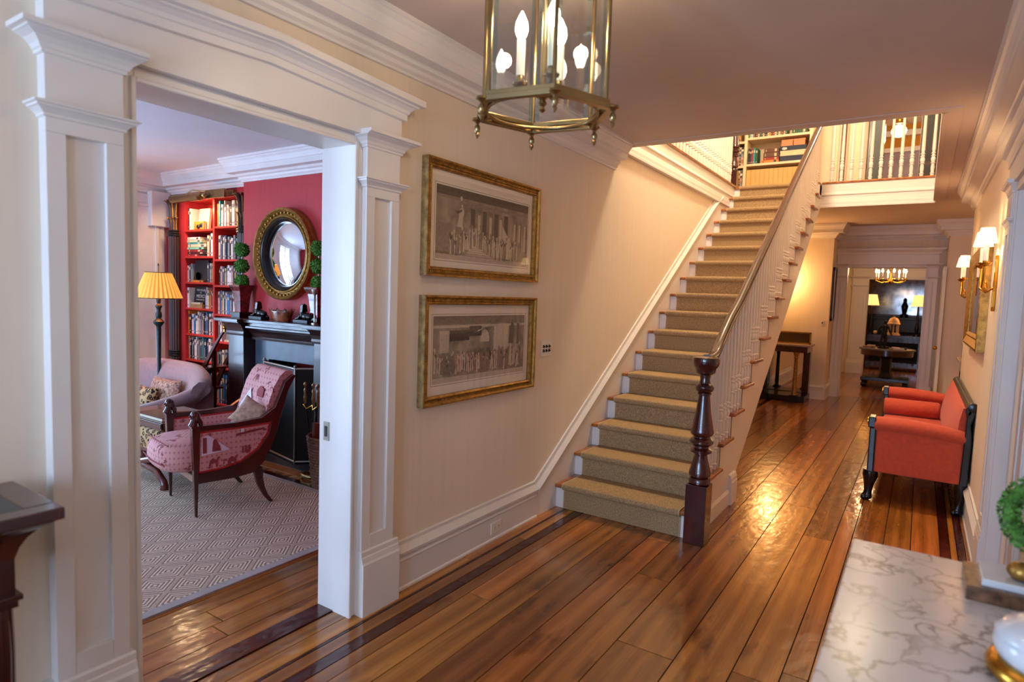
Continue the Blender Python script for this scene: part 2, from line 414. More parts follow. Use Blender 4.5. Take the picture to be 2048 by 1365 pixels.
def glassm(name, tint, gl=.12, rough=.0):
    m = bpy.data.materials.new(name); m.use_nodes = True; t = m.node_tree; t.nodes.clear()
    o = node(t, 'ShaderNodeOutputMaterial'); tr = node(t, 'ShaderNodeBsdfTransparent'); g = node(t, 'ShaderNodeBsdfGlossy'); mx = node(t, 'ShaderNodeMixShader')
    tr.inputs[0].default_value = tint; g.inputs['Roughness'].default_value = rough
    lw = node(t, 'ShaderNodeLayerWeight'); lw.inputs[0].default_value = .5
    s = M_math(t, 'ADD', M_math(t, 'MULTIPLY', M_math(t, 'POWER', lw.outputs[1], 4.0), .9), gl)
    t.links.new(s, mx.inputs[0]); t.links.new(tr.outputs[0], mx.inputs[1]); t.links.new(g.outputs[0], mx.inputs[2]); t.links.new(mx.outputs[0], o.inputs[0]); return m
GLASS = glassm('lantern_glass', (.9, .93, .92, 1), .09)
PICGLASS = glassm('picture_glass', (.97, .97, .96, 1), .05)
WINGLASS = glassm('window_glass', (.96, .98, 1, 1), .02)
def shade(name, c, es, pleat=False):
    m, t, b = nt(name)
    b.inputs['Base Color'].default_value = lin(c); b.inputs['Roughness'].default_value = .8
    b.inputs['Emission Color'].default_value = lin(c); b.inputs['Emission Strength'].default_value = es
    if pleat:
        tc = node(t, 'ShaderNodeTexCoord'); sp = node(t, 'ShaderNodeSeparateXYZ'); t.links.new(tc.outputs['Object'], sp.inputs[0])
        an = M_math(t, 'ARCTAN2', sp.outputs[1], sp.outputs[0]); s = M_math(t, 'SINE', M_math(t, 'MULTIPLY', an, 30))
        e = M_math(t, 'MULTIPLY', M_math(t, 'ADD', M_math(t, 'MULTIPLY', s, .35), .75), es); t.links.new(e, b.inputs['Emission Strength'])
    return m
SHADE = shade('lit_cream_shade', '#ffd69a', 1.5)
SHADEP = shade('lit_pleated_shade', '#f3a548', .62, True)
SHADEF = shade('lit_far_shade', '#ffce7a', .9)
BULB = shade('lit_bulb', '#fff0d8', 14)
BULB2 = shade('lit_small_bulb', '#ffe2b0', 14)
CANDLE = plain('ivory_candle_sleeve', '#f0e8da', .5, var=.01, em='#ffe9c8', es=.12)
GLOBE = shade('lit_globe', '#fff4e0', 6)
def engrave():
    m, t, b = nt('sepia_engraving')
    vec = coords(t, (1, 1, 1))
    n = node(t, 'ShaderNodeTexNoise'); n.inputs['Scale'].default_value = 9; n.inputs['Detail'].default_value = 8; t.links.new(vec, n.inputs[0])
    wv = node(t, 'ShaderNodeTexWave'); wv.inputs['Scale'].default_value = 22; wv.inputs['Distortion'].default_value = 3; t.links.new(vec, wv.inputs[0])
    k = M_math(t, 'ADD', M_math(t, 'MULTIPLY', n.outputs[0], .85), M_math(t, 'MULTIPLY', wv.outputs[1], .12))
    r = ramp(t, [(.3, lin('#77695d')), (.66, lin('#bbaa98'))]); t.links.new(k, r.inputs[0]); t.links.new(r.outputs[0], b.inputs['Base Color']); b.inputs['Roughness'].default_value = .9
    return m
ENGR = engrave()
MATB = plain('mount_board', '#f0e2d2', .9, var=.01)
INKL = plain('engraving_light_ink', '#c6b6a4', .9, var=.05, vs=60)
INKD = plain('engraving_dark_ink', '#5e5048', .9, var=.12, vs=60)
INKM = plain('engraving_mid_ink', '#8c7b6c', .9, var=.1, vs=60)

# ------------------------------------------------------------------ STRUCTURE
H = 2.80; H2 = 3.06; HF = 2.87
XR = 2.56            # right wall face
YD0, YD1, HD = 1.008, 1.936, 2.2    # doorway to library
# floor slabs and planks
fl = G().box(-6, 4.2, -3.2, 24, -.08, -.014)
floor = struct('floor', fl, SUBF)
cols = [.315, .455, .60, .785, .935, 1.122, 1.385, 1.613, 1.79, 1.89, 2.07, 2.22, 2.38]
def plank(x0, x1, y0, y1, mt, z=0, name='plank'):
    g = .0026
    return obj(name, G().box(x0 + g, x1 - g, y0 + g, y1 - g, -.014, z - rnd.random() * .0012), mt, floor)
def run(x0, x1, ya, yb, mt, lo=1.6, hi=3.8, name='plank'):
    y = ya
    while y < yb - .05:
        L = rnd.uniform(lo, hi) * (1 if y < 9 else 1.3); e = min(yb, y + L)
        if yb - e < .5: e = yb
        plank(x0, x1, y, e, mt, name=name); y = e
for a, b_ in zip(cols[:-1], cols[1:]): run(a, b_, -.6 + rnd.random() * .9 - .9, 12.0, PLANK)
for x0, x1, mt, nm in ((-.0, .088, TANB, 'border_board'), (.088, .104, WALNUT, 'inlay_strip'), (.104, .175, TANB, 'border_board'), (.175, .24, WALNUT, 'inlay_strip'), (.24, .315, PLANK, 'plank'),
                       (2.38, 2.435, WALNUT, 'inlay_strip'), (2.435, 2.472, TANB, 'border_board'), (2.472, 2.515, WALNUT, 'inlay_strip'), (2.515, 2.56, TANB, 'border_board')):
    run(x0, x1, -.6, 12.0, mt, 2.5, 5, nm)
x = 2.56
while x < 3.7: run(x, x + .24, 7.6, 12.0, PLANK, 1.8, 3); x += .24
x = -.56
while x < 3.7: run(x, x + .26, 12.0, 16.5, PLANK, 2.2, 3.5); x += .26
x = -.56
while x < 3.7: run(x, x + .42, 16.5, 22.0, PLANK, 5, 6); x += .42
# library boards and threshold
plank(-.20, -.09, YD0 - .05, YD1 + .05, WALNUT, .006, 'threshold_board')
plank(-.09, .0, YD0 - .05, YD1 + .05, TANB, .0, 'threshold_board')
for x0, x1 in ((-.29, -.2), (-.42, -.29), (-.56, -.42), (-.68, -.56), (-.82, -.68)): run(x0, x1, -.4, 3.86, PLANK, 1.2, 2.6)
x = -.82
while x > -3.4: run(x - .14, x, 3.0, 3.28, PLANK, 5, 6); x -= .14
plank(-5.3, -.82, 3.06, 3.14, WALNUT, .0, 'inlay_strip')

# walls
def wall(name, gs, mt): return struct(name, gs, mt)
g = G()
g.box(-.2, 0, -3.2, YD0 - .012, 0, H).box(-.2, 0, YD1 + .012, 11.24, 0, H).box(-.2, 0, YD0 - .012, YD1 + .012, HD + .012, H)
wl = wall('wall_left', g, CREAM)
# library side of that wall gets its own skin
wall('wall_library_hall_side', G().box(-.212, -.2, -3.2, YD0 - .06, 0, H).box(-.212, -.2, YD1 + .06, 3.86, 0, H).box(-.212, -.2, YD0 - .06, YD1 + .06, HD + .06, H), RED)
g = G().box(XR, XR + .2, -3.2, 3.328, 0, H).box(XR, XR + .2, 4.262, 8.05, 0, H).box(XR, XR + .2, 3.328, 4.262, HD + .012, H)
wr = wall('wall_right', g, CREAM)
g = G().box(XR + .2, 4.2, 7.85, 8.05, 0, HF).box(3.7, 3.9, 8.05, 24, 0, 3.06)
wall('wall_back_hall_right', g, CREAM)
g = G().box(-.2, .92, 11.24, 11.84, 0, HF).box(-.2, .92, 11.84, 12.0, 0, HF).box(2.45, 3.9, 11.24, 12.0, 0, HF)
g.box(.92, 1.075, 11.84, 12.0, 0, HF).box(2.201, 2.45, 11.84, 12.0, 0, HF).box(1.075, 2.201, 11.84, 12.0, HD + .017, HF)
wall('wall_far', g, CREAM)
g = G().box(-.8, -.6, 12.0, 24, 0, 3.06).box(-.8, -.2, 11.84, 12.0, 0, HF)
g.box(-.6, 1.108, 16.4, 16.6, 0, HF).box(2.212, 3.9, 16.4, 16.6, 0, HF).box(1.108, 2.212, 16.4, 16.6, 2.202, HF)
g.box(-.8, 3.9, 21.6, 21.8, 0, HF)
wall('wall_rear_rooms', g, CREAM)
# front wall behind the viewer with door opening and sidelights
g = G().box(-.2, .35, -2.6, -2.4, 0, H).box(2.25, 2.76, -2.6, -2.4, 0, H).box(.35, 2.25, -2.6, -2.4, 2.5, H).box(.35, 2.25, -2.6, -2.4, 0, .35)
wall('wall_front', g, CREAM)
wf = struct('window_1', G().box(.35, 2.25, -2.53, -2.51, .35, 2.5), WINGLASS)
for xx in (.35, .86, 1.3, 1.74, 2.2): obj('window_bar', G().box(xx, xx + .05, -2.56, -2.46, .35, 2.5), WHITE, wf)
for zz in (.35, .95, 1.5, 2.05, 2.45): obj('window_bar', G().box(.35, 2.25, -2.56, -2.46, zz, zz + .04), WHITE, wf)
# library shell
YL = 3.86
g = G().box(-5.5, -5.3, -3.2, .45, 0, H).box(-5.5, -5.3, 2.2, 4.4, 0, H).box(-5.5, -5.3, .45, 2.2, 2.45, H)
wall('wall_library_left', g, LIBTRIM)
g = G().box(-3.62, -.2, YL, YL + .2, 0, H).box(-5.3, -3.62, 4.2, 4.3, 0, H).box(-5.3, -3.62, YL, YL + .34, 2.5, H)
wall('wall_library_back', g, RED)
wall('wall_chimney_breast', G().box(-3.55, -2.0, 3.70, YL, 1.0, H).box(-3.55, -2.95, 3.7, YL, 0, 1.0).box(-2.25, -2.0, 3.7, YL, 0, 1.), RED)
g = G()
xs = [-5.3, -4.1, -2.9, -2.1, -.9, -.2]
for a, b_ in ((-5.3, -4.1), (-2.9, -2.1), (-.9, -.2)): g.box(a, b_, -3.0, -2.8, 0, H)
for a, b_ in ((-4.1, -2.9), (-2.1, -.9)): g.box(a, b_, -3.0, -2.8, 2.45, H)
wall('wall_library_front', g, RED)
for n_, (a, b_) in enumerate(((-4.1, -2.9), (-2.1, -.9))):
    wd = struct('window_%d' % (n_ + 2), G().box(a, b_, -2.91, -2.9, 0, 2.45), WINGLASS)
    for xx in (a, (a + b_) / 2 - .06, (a + b_) / 2 + .01, b_ - .06): obj('window_bar', G().box(xx, xx + .06, -2.95, -2.85, 0, 2.45), WHITE, wd)
    for zz in (0, .62, 1.22, 1.82, 2.38): obj('window_bar', G().box(a, b_, -2.94, -2.86, zz, zz + (.2 if zz == 0 else .035)), WHITE, wd)
    obj('window_casing', G().box(a - .12, a, -2.83, -2.77, 0, 2.57).box(b_, b_ + .12, -2.83, -2.77, 0, 2.57).box(a, b_, -2.83, -2.77, 2.45, 2.57), WHITE, wd)

wd = struct('window_4', G().box(-5.41, -5.40, .45, 2.2, 0, 2.45), WINGLASS)
for yy in (.45, 1.0, 1.28, 1.34, 1.6, 2.14): obj('window_bar', G().box(-5.44, -5.36, yy, yy + (.06 if yy in (.45, 1.28, 1.34, 2.14) else .03), 0, 2.45), WHITE, wd)
for zz in (0, .62, 1.22, 1.82, 2.38): obj('window_bar', G().box(-5.43, -5.37, .45, 2.2, zz, zz + (.2 if zz == 0 else .035)), WHITE, wd)
# ceilings
YO0, YO1, XO = 4.80, 8.62, 2.215   # stair opening
g = G().box(-.2, XR + .2, -3.2, YO0, H, H2).box(XO, XR + .2, YO0, YO1, H, H2).box(-.2, 0.0, YO0, YO1, H, H2)
struct('ceiling', g, CEIL)
struct('ceiling_far', G().box(-.8, 3.9, YO1, 24, HF, H2).box(XR + .2, 3.9, 7.6, YO1, HF, H2), CEIL)
struct('ceiling_library', G().box(-5.5, -.2, -3.2, 4.4, H, H2), LIBCEIL)
# trim band round the opening
struct('trim_1', G().box(.14, XO + .09, YO0 - .085, YO0, H - .007, H).box(.0, XO + .0, YO0 - .012, YO0 + .02, H - .009, H2).box(XO - .02, XO + .012, YO0, YO1, H - .009, H2).box(XO, XO + .09, YO0, YO1, H - .007, H), CEIL, bev=.002)

CROWN = [(0, -.2), (.016, -.2), (.016, -.188), (.028, -.176), (.034, -.160), (.050, -.150), (.050, -.138), (.056, -.132), (.112, -.128), (.112, -.085), (.120, -.080), (.124, -.066),
         (.136, -.046), (.148, -.034), (.148, -.022), (.158, -.018), (.158, 0), (0, 0)]
def crown_path(name, pts, h, mt=WHITE, sc=1.0):
    n = len(CROWN); m_ = len(pts); vs = []; fs = []
    for i, p in enumerate(pts):
        p = Vector((p[0], p[1]))
        d0 = (p - Vector(pts[i - 1][:2])).normalized() if i else None
        d1 = (Vector(pts[i + 1][:2]) - p).normalized() if i < m_ - 1 else None
        n0 = Vector((d0.y, -d0.x)) if d0 else None; n1 = Vector((d1.y, -d1.x)) if d1 else None
        if n0 and n1: o = (n0 + n1) / (1 + n0.dot(n1))
        else: o = n0 or n1
        for a, b in CROWN: vs.append((p.x + o.x * a * sc, p.y + o.y * a * sc, h + b * sc))
    for i in range(m_ - 1):
        for j in range(n): fs.append((i * n + j, i * n + (j + 1) % n, (i + 1) * n + (j + 1) % n, (i + 1) * n + j))
    fs += [tuple(range(n)), tuple((m_ - 1) * n + j for j in range(n))]
    return struct(name, G().add(vs, fs), mt)
def crown(name, wallx, sgn, y0, y1, h, mt=WHITE, s=1.0):
    return struct(name, G().prism([(wallx + sgn * a * s, h + b * s) for a, b in CROWN], 'y', y0, y1), mt)
def crowny(name, wally, sgn, x0, x1, h, mt=WHITE, s=1.0):
    return struct(name, G().prism([(wally + sgn * a * s, h + b * s) for a, b in CROWN], 'x', x0, x1), mt)
crown('trim_2', 0, 1, -2.4, 4.72, H); crown('trim_3', XR, -1, -2.4, 8.05, H, s=1.05)
crown_path('trim_4', [(0, 8.62), (0, 11.24), (.92, 11.24), (.92, 11.84), (2.45, 11.84), (2.45, 11.24), (3.7, 11.24)], HF, sc=1.15)
crown_path('trim_5', [(-5.3, -2.8), (-5.3, YL), (-3.55, YL), (-3.55, 3.70), (-2.0, 3.70), (-2.0, YL), (-.21, YL)], H, LIBTRIM, 1.1)
crowny('trim_14', 16.4, -1, -.6, 3.7, HF, s=1.1)
crowny('trim_15', 12.0, 1, -.6, 3.7, HF, s=1.1)

# baseboards: tall colonial profile
BASE = [(0, 0), (.026, 0), (.026, .012), (.020, .02), (.020, .150), (.026, .158), (.020, .168), (.020, .178), (.034, .19), (.036, .205), (.022, .225), (.012, .240), (.012, .258), (0, .262)]
def baseb(name, wallc, sgn, a0, a1, ax='y'):
    return struct(name, G().prism([(wallc + sgn * a, b) for a, b in BASE], ax, a0, a1), WHITE)
baseb('baseboard_left', 0, 1, 2.262, 3.64); baseb('baseboard_left_far', 0, 1, 8.5, 11.24)
baseb('baseboard_right', XR, -1, 4.54, 8.05); baseb('baseboard_left_near', 0, 1, -2.4, .69)
baseb('baseboard_far_left', 11.24, -1, 0, .92, 'x'); baseb('baseboard_far_right', 11.24, -1, 2.45, 3.7, 'x')
baseb('baseboard_step_left', .92, 1, 11.215, 11.84)
baseb('baseboard_library', YL, -1, -2.0, -.2, 'x')

# doorway surround (pilasters, header, pediment cornice) in wall coordinates: u along wall, w out of wall
def portal(name, fn, u0, u1, h, pw=.21, peak=.035, gap=.045, top=.25, sc=1.0, jamb=.2):
    um = (u0 + u1) / 2
    def P(g): return g.map(lambda u, w_, z: fn(u, w_, z))
    g = G()
    for a, b_ in ((u0 - gap - .01, u0), (u1, u1 + gap + .01)): g.box(a, b_, 0, .018, 0, h + .045)
    g.box(u0, u1, 0, .018, h, h + .045)
    root = struct(name, P(g), WHITE, bev=.003)
    g = G()
    for a, b_ in ((u0 - .012, u0 + .004), (u1 - .004, u1 + .012)): g.box(a, b_, .0, .028, 0, h + .012)
    g.box(u0 + .004, u1 - .004, 0, .028, h - .004, h + .012)
    obj('bead', P(g), WHITE, root, bev=.004)
    g = G().box(u0 - .012, u0 + .0, -jamb - .0, .0, 0, h).box(u1 - .0, u1 + .012, -jamb, .0, 0, h).box(u0, u1, -jamb, 0, h, h + .012)
    obj('jamb', P(g), WHITE, root)
    for s_ in (0, 1):
        a, b_ = (u0 - gap - pw, u0 - gap) if s_ == 0 else (u1 + gap, u1 + gap + pw)
        m_ = .052
        g = G().box(a, b_, 0, .034, .26, h + .05).box(a, b_, .034, .05, h - .222, h + .05)
        g.box(a, a + m_, .034, .05, .26, h - .222).box(b_ - m_, b_, .034, .05, .26, h - .222).box(a + m_, b_ - m_, .034, .05, .26, .385)
        obj('pilaster', P(g), WHITE, root, bev=.002)
        g = G().prism([(0, 0), (.072, 0), (.072, .252), (.066, .262), (.062, .285), (.058, .29), (.058, .312), (.052, .318), (0, .318)], 'x', a - .014, b_ + (.075 if s_ else .014) - (.0 if s_ else 0))
        if s_ == 0: g = G().prism([(0, 0), (.072, 0), (.072, .252), (.066, .262), (.062, .285), (.058, .29), (.058, .312), (.052, .318), (0, .318)], 'x', a - .03, b_ + .014)
        else: g = G().prism([(0, 0), (.072, 0), (.072, .252), (.066, .262), (.062, .285), (.058, .29), (.058, .312), (.052, .318), (0, .318)], 'x', a - .005, b_ + .028)
        obj('plinth', P(g), WHITE, root)
        lim = .045 if s_ == 0 else 9
        def mould(pts): return G().loft([(a - (e if s_ == 0 else min(e, .045)), b_ + min(e, lim), 0, .05 + e, z) for e, z in pts])
        obj('lower_moulding', P(mould([(0, h - .182), (.006, h - .178), (.006, h - .172), (.012, h - .166), (.022, h - .158), (.028, h - .156), (.028, h - .150), (.036, h - .148), (.036, h - .142), (0, h - .138)])), WHITE, root)
        obj('capital_moulding', P(mould([(0, h - .006), (.008, h - .003), (.008, h + .006), (.013, h + .009), (.018, h + .02), (.032, h + .034), (.050, h + .042), (.056, h + .044), (.056, h + .048), (.070, h + .050), (.070, h + .064), (0, h + .068)])), WHITE, root)
    A, B = u0 - gap - pw, u1 + gap + pw
    zt = h + top - .09
    zz = lambda u: peak * max(0, 1 - abs(u - um) / (B - um))
    g = G().prism([(A, h + .045), (B, h + .045), (B, zt), (um, zt + peak), (A, zt)], 'y', .0, .055)
    obj('header', P(g), WHITE, root)
    cp = [(0, -.002), (.018, 0), (.018, .028), (.024, .031), (.029, .044), (.045, .057), (.058, .061), (.058, .067), (.080, .069), (.080, .097), (0, .101)]
    vs = []; fs = []; n = len(cp)
    for u_, e_, dz in ((A, -1, 0), (A, -1, 0), (um, 0, peak), (B, 1, 0), (B, 1, 0)):
        first = len(vs) in (0, 4 * n)
        for e, z in cp: vs.append((u_ + e_ * e, 0 if first else .055 + e, zt + dz + z))
    for r_ in range(4):
        for j_ in range(n - 1): fs.append((r_ * n + j_, r_ * n + j_ + 1, (r_ + 1) * n + j_ + 1, (r_ + 1) * n + j_))
        fs.append((r_ * n + n - 1, r_ * n, (r_ + 1) * n, (r_ + 1) * n + n - 1))
    g = G().add(vs, fs)
    obj('cornice', P(g), WHITE, root)
    return root
p1 = portal('door_1', lambda u, w_, z: (w_, u, z), YD0, YD1, HD)
p2 = portal('door_2', lambda u, w_, z: (XR - (w_ * .45 if w_ > 0 else w_), u, z), 3.34, 4.25, HD)
obj('door_panel', G().box(XR + .06, XR + .1, 3.34, 4.25, .01, HD), WHITE, p2)
p3 = portal('door_3', lambda u, w_, z: (u, 11.84 - w_, z), 1.087, 2.189, HD + .005, pw=.12, gap=.04, top=.30, peak=0)
p4 = portal('door_4', lambda u, w_, z: (u, 16.4 - w_, z), 1.12, 2.2, 2.19, pw=.30, gap=.03, top=.3, peak=0)
# pocket door pull on the library jamb
g = G().box(-.115, -.085, YD1 - .004, YD1 + .001, 1.0, 1.13)
pk = obj('door_pull', G().box(-.168, -.13, YD1 - .005, YD1 + .002, .83, .92), STEEL, p1, bev=.002)
obj('pull_recess', G().box(-.158, -.14, YD1 - .007, YD1 + .002, .85, .90), DARKSLOT, pk)
# open leaf folded in the far reveal, with its knob
dl = struct('door_5', G().box(2.40, 2.44, 11.0, 11.8, .01, 2.18), WHITE, bev=.003)
obj('door_knob', G().ball(2.375, 11.08, .98, .03).box(2.375, 2.4, 11.07, 11.09, .97, .99), BRASS, dl, smooth=40)
# ------------------------------------------------------------------ STAIRCASE
Y0S, RUN_, RISE = 3.8974, .2834, .18
def nos(y): return .18 + (RISE / RUN_) * (y - Y0S)
st = thing('staircase', 'white staircase with oak treads, turned white balusters and dark mahogany handrail and newel', 'staircase', (.53, 3.9, 0))
for k in range(17):
    y = Y0S + k * RUN_
    obj('riser', G().box(.014, 1.03, y + .03, y + .048, k * RISE, (k + 1) * RISE - .027), WHITE, st)
    if k < 16:
        obj('tread', G().box(.014, 1.064, y, y + RUN_ + .03, (k + 1) * RISE - .028, (k + 1) * RISE), OAK, st, bev=.009, seg=3)
    else:
        obj('tread', G().box(.014, 1.03, y, y + .22, (k + 1) * RISE - .028, (k + 1) * RISE), OAK, st, bev=.009)
def low(y): return 0 if y < 4.95 else (.165 + (y - 4.95) * (.553 - .165) / .563 if y < 5.513 else .553 + (y - 5.513) * (2.79 - .553) / (8.62 - 5.513))
g = G()
for k in range(17):
    a = Y0S + k * RUN_ + .012; b_ = a + RUN_ if k < 16 else 8.62; t_ = (k + 1) * RISE - .027
    cut = [a] + [c for c in (4.95, 4.951, 5.513) if a < c < b_] + [b_]
    g.prism([(a, t_), (b_, t_)] + [(c, low(c)) for c in reversed(cut)], 'x', 1.008, 1.03)
obj('stringer', g, WHITE, st)
obj('soffit', G().prism([(8.62, 2.79), (5.513, .553), (4.95, .165), (4.95, 0), (4.92, 0), (4.92, .19), (5.49, .585), (8.6, 2.83)], 'x', .002, 1.008), WHITE, st)
obj('plinth_block', G().prism([(0, 0), (.03, 0), (.03, .17), (.024, .18), (.024, .2), (.015, .225), (0, .235)], 'y', 4.80, 4.965).map(lambda x, y, z: (x + 1.03, y, z)), WHITE, st)
obj('plinth_block', G().prism([(0, 0), (.014, 0), (.014, .1), (0, .12)], 'y', 3.98, 4.8).map(lambda x, y, z: (x + 1.03, y, z)), WHITE, st)
def baluster_g(hb):
    pr = [(.0165, 0), (.0165, .026), (.020, .031), (.020, .040), (.014, .046), (.0175, .10), (.0135, .142), (.0205, .149), (.0205, .157), (.014, .162), (.0205, .178), (.021, .205), (.014, .222),
          (.020, .228), (.020, .236), (.0135, .243), (.0135, .252), (.0195, .258), (.0195, .266), (.0125, .274), (.0165, .31), (.0115, hb)]
    return G().lathe(0, 0, [(r_ * 1.14, z_) for r_, z_ in pr], 10)
bal_mesh = {}
def baluster(parent, x, y, z, hb, name='baluster'):
    key = round(hb, 3)
    if key not in bal_mesh:
        o = obj(name, baluster_g(key), WHITE, None, smooth=35); bal_mesh[key] = o.data; bpy.data.objects.remove(o)
    o = bpy.data.objects.new(name, bal_mesh[key]); COL.objects.link(o); o.parent = parent; o.location = Vector((x, y, z)) - parent.location
    return o
for k in range(1, 16):
    for j, dy in enumerate((.05, .144, .238)):
        y = Y0S + k * RUN_ + dy; z = (k + 1) * RISE
        if y > 8.35: continue
        baluster(st, 1.012, y, z, nos(y) + .715 - z)
for dy in (.16, .245): 
    y = Y0S + dy; baluster(st, 1.012, y, .18, 1.0)
NP = [(.052, .385), (.066, .390), (.068, .41), (.060, .425), (.046, .432), (.046, .436), (.067, .442), (.069, .46), (.064, .475), (.039, .571), (.042, .580), (.042, .586), (.066, .592), (.067, .606), (.056, .615),
      (.046, .622), (.046, .632), (.060, .638), (.074, .655), (.074, .668), (.060, .682), (.050, .688), (.050, .694), (.063, .702), (.072, .716), (.072, .728), (.066, .75), (.046, .863), (.036, .95), (.036, .962),
      (.044, .966), (.044, .974), (.038, .978), (.052, .988), (.058, 1.004), (.058, 1.016), (.050, 1.026), (.036, 1.036), (.030, 1.06), (.034, 1.088), (.050, 1.096), (.060, 1.106), (.064, 1.13), (.076, 1.145), (.082, 1.16),
      (.084, 1.185), (.080, 1.2), (.05, 1.208), (.01, 1.21)]
nw = obj('newel_post', G().box(.995, 1.128, 3.85, 3.983, 0, .385), MAHOG, st, bev=.003)
obj('turned_shaft', G().lathe(1.0615, 3.9165, NP, 32), MAHOG, nw, smooth=35)
path = [(1.0615, 3.93, 1.186), (1.058, 4.03, 1.184), (1.047, 4.13, 1.19), (1.033, 4.24, 1.212), (1.02, 4.36, 1.262), (1.012, 4.5, 1.335), (1.01, 4.66, 1.432)]
yy = 4.9
while yy < 8.4: path.append((1.01, yy, nos(yy) + .74)); yy += .4
path.append((1.01, 8.5, nos(8.5) + .74))
obj('handrail', G().tube(path, [.036] * 3 + [.034] * (len(path) - 3), 18, flat=.92), RAILW, st, smooth=50)

# carpet runner (lies on the stairs)
rn = thing('stair_runner', 'tan herringbone sisal carpet runner laid down the middle of the stairs', 'carpet runner', (.51, 3.9, 0))
outer, inner = [], []
for k in range(17):
    y = Y0S + k * RUN_; z = (k + 1) * RISE; zb = k * RISE + (.010 if k else .002)
    outer += [(y + .022, zb), (y + .022, z - .042), (y + .008, z - .038), (y - .008, z - .030), (y - .012, z - .014), (y - .010, z + .002), (y - .002, z + .009), (y + .012, z + .011)]
    inner += [(y + .0285, zb - .009 if k else .002), (y + .0285, z - .032), (y + .004, z - .0302), (y - .001, z - .026), (y - .003, z - .014), (y - .003, z - .004), (y + .002, z + .001), (y + .014, z + .0015)]
outer.append((Y0S + 16 * RUN_ + .2, 17 * RISE + .011)); inner.append((Y0S + 16 * RUN_ + .2, 17 * RISE + .0015))
def ribbon(x0, x1, e=0):
    g = G(); n = len(outer); vs = []
    for x in (x0, x1):
        vs += [(x, a, b) for a, b in outer]; vs += [(x, a, b) for a, b in inner]
    fs = []
    for i in range(n - 1):
        fs.append((i, i + 1, 2 * n + i + 1, 2 * n + i)); fs.append((n + i, n + i + 1, 3 * n + i + 1, 3 * n + i))
        fs.append((i, i + 1, n + i + 1, n + i)); fs.append((2 * n + i, 2 * n + i + 1, 3 * n + i + 1, 3 * n + i))
    fs.append((0, n, 3 * n, 2 * n)); fs.append((n - 1, 2 * n - 1, 4 * n - 1, 3 * n - 1))
    return g.add(vs, fs)
obj('carpet', ribbon(.088, .945), SISAL, rn, smooth=60)
TAPE = plain('runner_binding_tape', '#b09a74', .9)
obj('binding', ribbon(.080, .088), TAPE, rn, smooth=60); obj('binding', ribbon(.945, .953), TAPE, rn, smooth=60)

# skirt board on the wall side
YS0 = 3.62
def sl(y): return nos(y) + .255
g = G().prism([(YS0, 0), (YS0, sl(YS0) - .02), (7.90, sl(7.90) - .02), (8.45, 2.98), (8.45, 2.7), (4.1, 0)], 'x', .0, .014)
sk = struct('trim_16', g, WHITE)
PRF = [(0, -.115), (.014, -.115), (.022, -.105), (.020, -.09), (.020, -.085), (.036, -.072), (.040, -.058), (.030, -.045), (.016, -.026), (.013, -.006), (.012, 0), (0, 0)]
ys = [YS0, 3.66] + [YS0 + (7.5 - YS0) * i / 4 for i in range(1, 5)] + [7.62, 7.72, 7.80, 7.86]
zs = [.262, sl(3.66)] + [sl(v) for v in ys[2:6]] + [sl(7.62) - .006, sl(7.72) - .02, sl(7.80) - .035, sl(7.86) - .05]
n = len(PRF); vs = []; fs = []
for y, z in zip(ys, zs): vs += [(a, y - b * .3, z + b * 1.0) for a, b in PRF]
for i in range(len(ys) - 1):
    for j in range(n): fs.append((i * n + j, i * n + (j + 1) % n, (i + 1) * n + (j + 1) % n, (i + 1) * n + j))
fs += [tuple(range(n)), tuple((len(ys) - 1) * n + j for j in range(n))]
obj('moulding', G().add(vs, fs), WHITE, sk)

# ------------------------------------------------------------------ stairwell edge upstairs
FP = [(0, 2.765), (.040, 2.765), (.040, 2.785), (.034, 2.792), (.034, 2.826), (.030, 2.832), (.026, 2.866), (.022, 2.872), (.022, 2.906), (.034, 2.915), (.034, 2.925), (.018, 2.94), (.010, 2.955), (.010, 3.03), (0, 3.03)]
struct('trim_17', G().prism([(a, b) for a, b in FP], 'y', 4.775, 8.46), WHITE)
struct('trim_18', G().prism([(8.62 - a, b) for a, b in FP], 'x', 1.03, XO), WHITE)
struct('trim_19', G().box(-.16, .03, 4.72, 8.46, H2 - .004, H2 + .02).box(1.03, XO + .1, 8.595, 8.75, H2 - .004, H2 + .02).box(XO - .015, XO + .1, 4.8, 8.595, H2 - .004, H2 + .02), OAK, bev=.006)
struct('trim_24', G().box(-.0, .012, 4.78, 8.46, 3.03, H2 - .004).box(1.03, XO, 8.61, 8.625, 3.03, H2 - .004), WHITE)
struct('landing', G().box(0, 1.03, 8.46, 8.64, 2.87, H2), WHITE)
ub = thing('landing_balustrade', 'white turned balustrade along the left edge of the stairwell upstairs', 'balustrade', (-.04, 6.6, H2 + .02))
y = 4.86
while y < 8.40: baluster(ub, -.045, y, H2 + .02, .82); y += .104
obj('handrail', G().tube([(-.045, 4.7, H2 + .86), (-.045, 8.44, H2 + .86)], .032, 12, flat=.9), RAILW, ub, smooth=50)
un = thing('upper_newel_post', 'dark turned mahogany newel post at the top of the stairs', 'newel post', (-.03, 8.52, H2 + .02))
obj('base', G().box(-.085, .025, 8.46, 8.57, H2, H2 + .22), MAHOG, un, bev=.003)
obj('shaft', G().lathe(-.03, 8.515, [(r * .8, (z - .385) * .95 + H2 + .22) for r, z in NP], 20), MAHOG, un, smooth=35)
ub2 = thing('landing_balustrade', 'white turned balustrade above the far stairwell fascia, right of the handrail', 'balustrade', (1.65, 8.66, H2 + .02))
for i in range(11): baluster(ub2, 1.128 + i * .1035, 8.66, H2 + .02, .82)
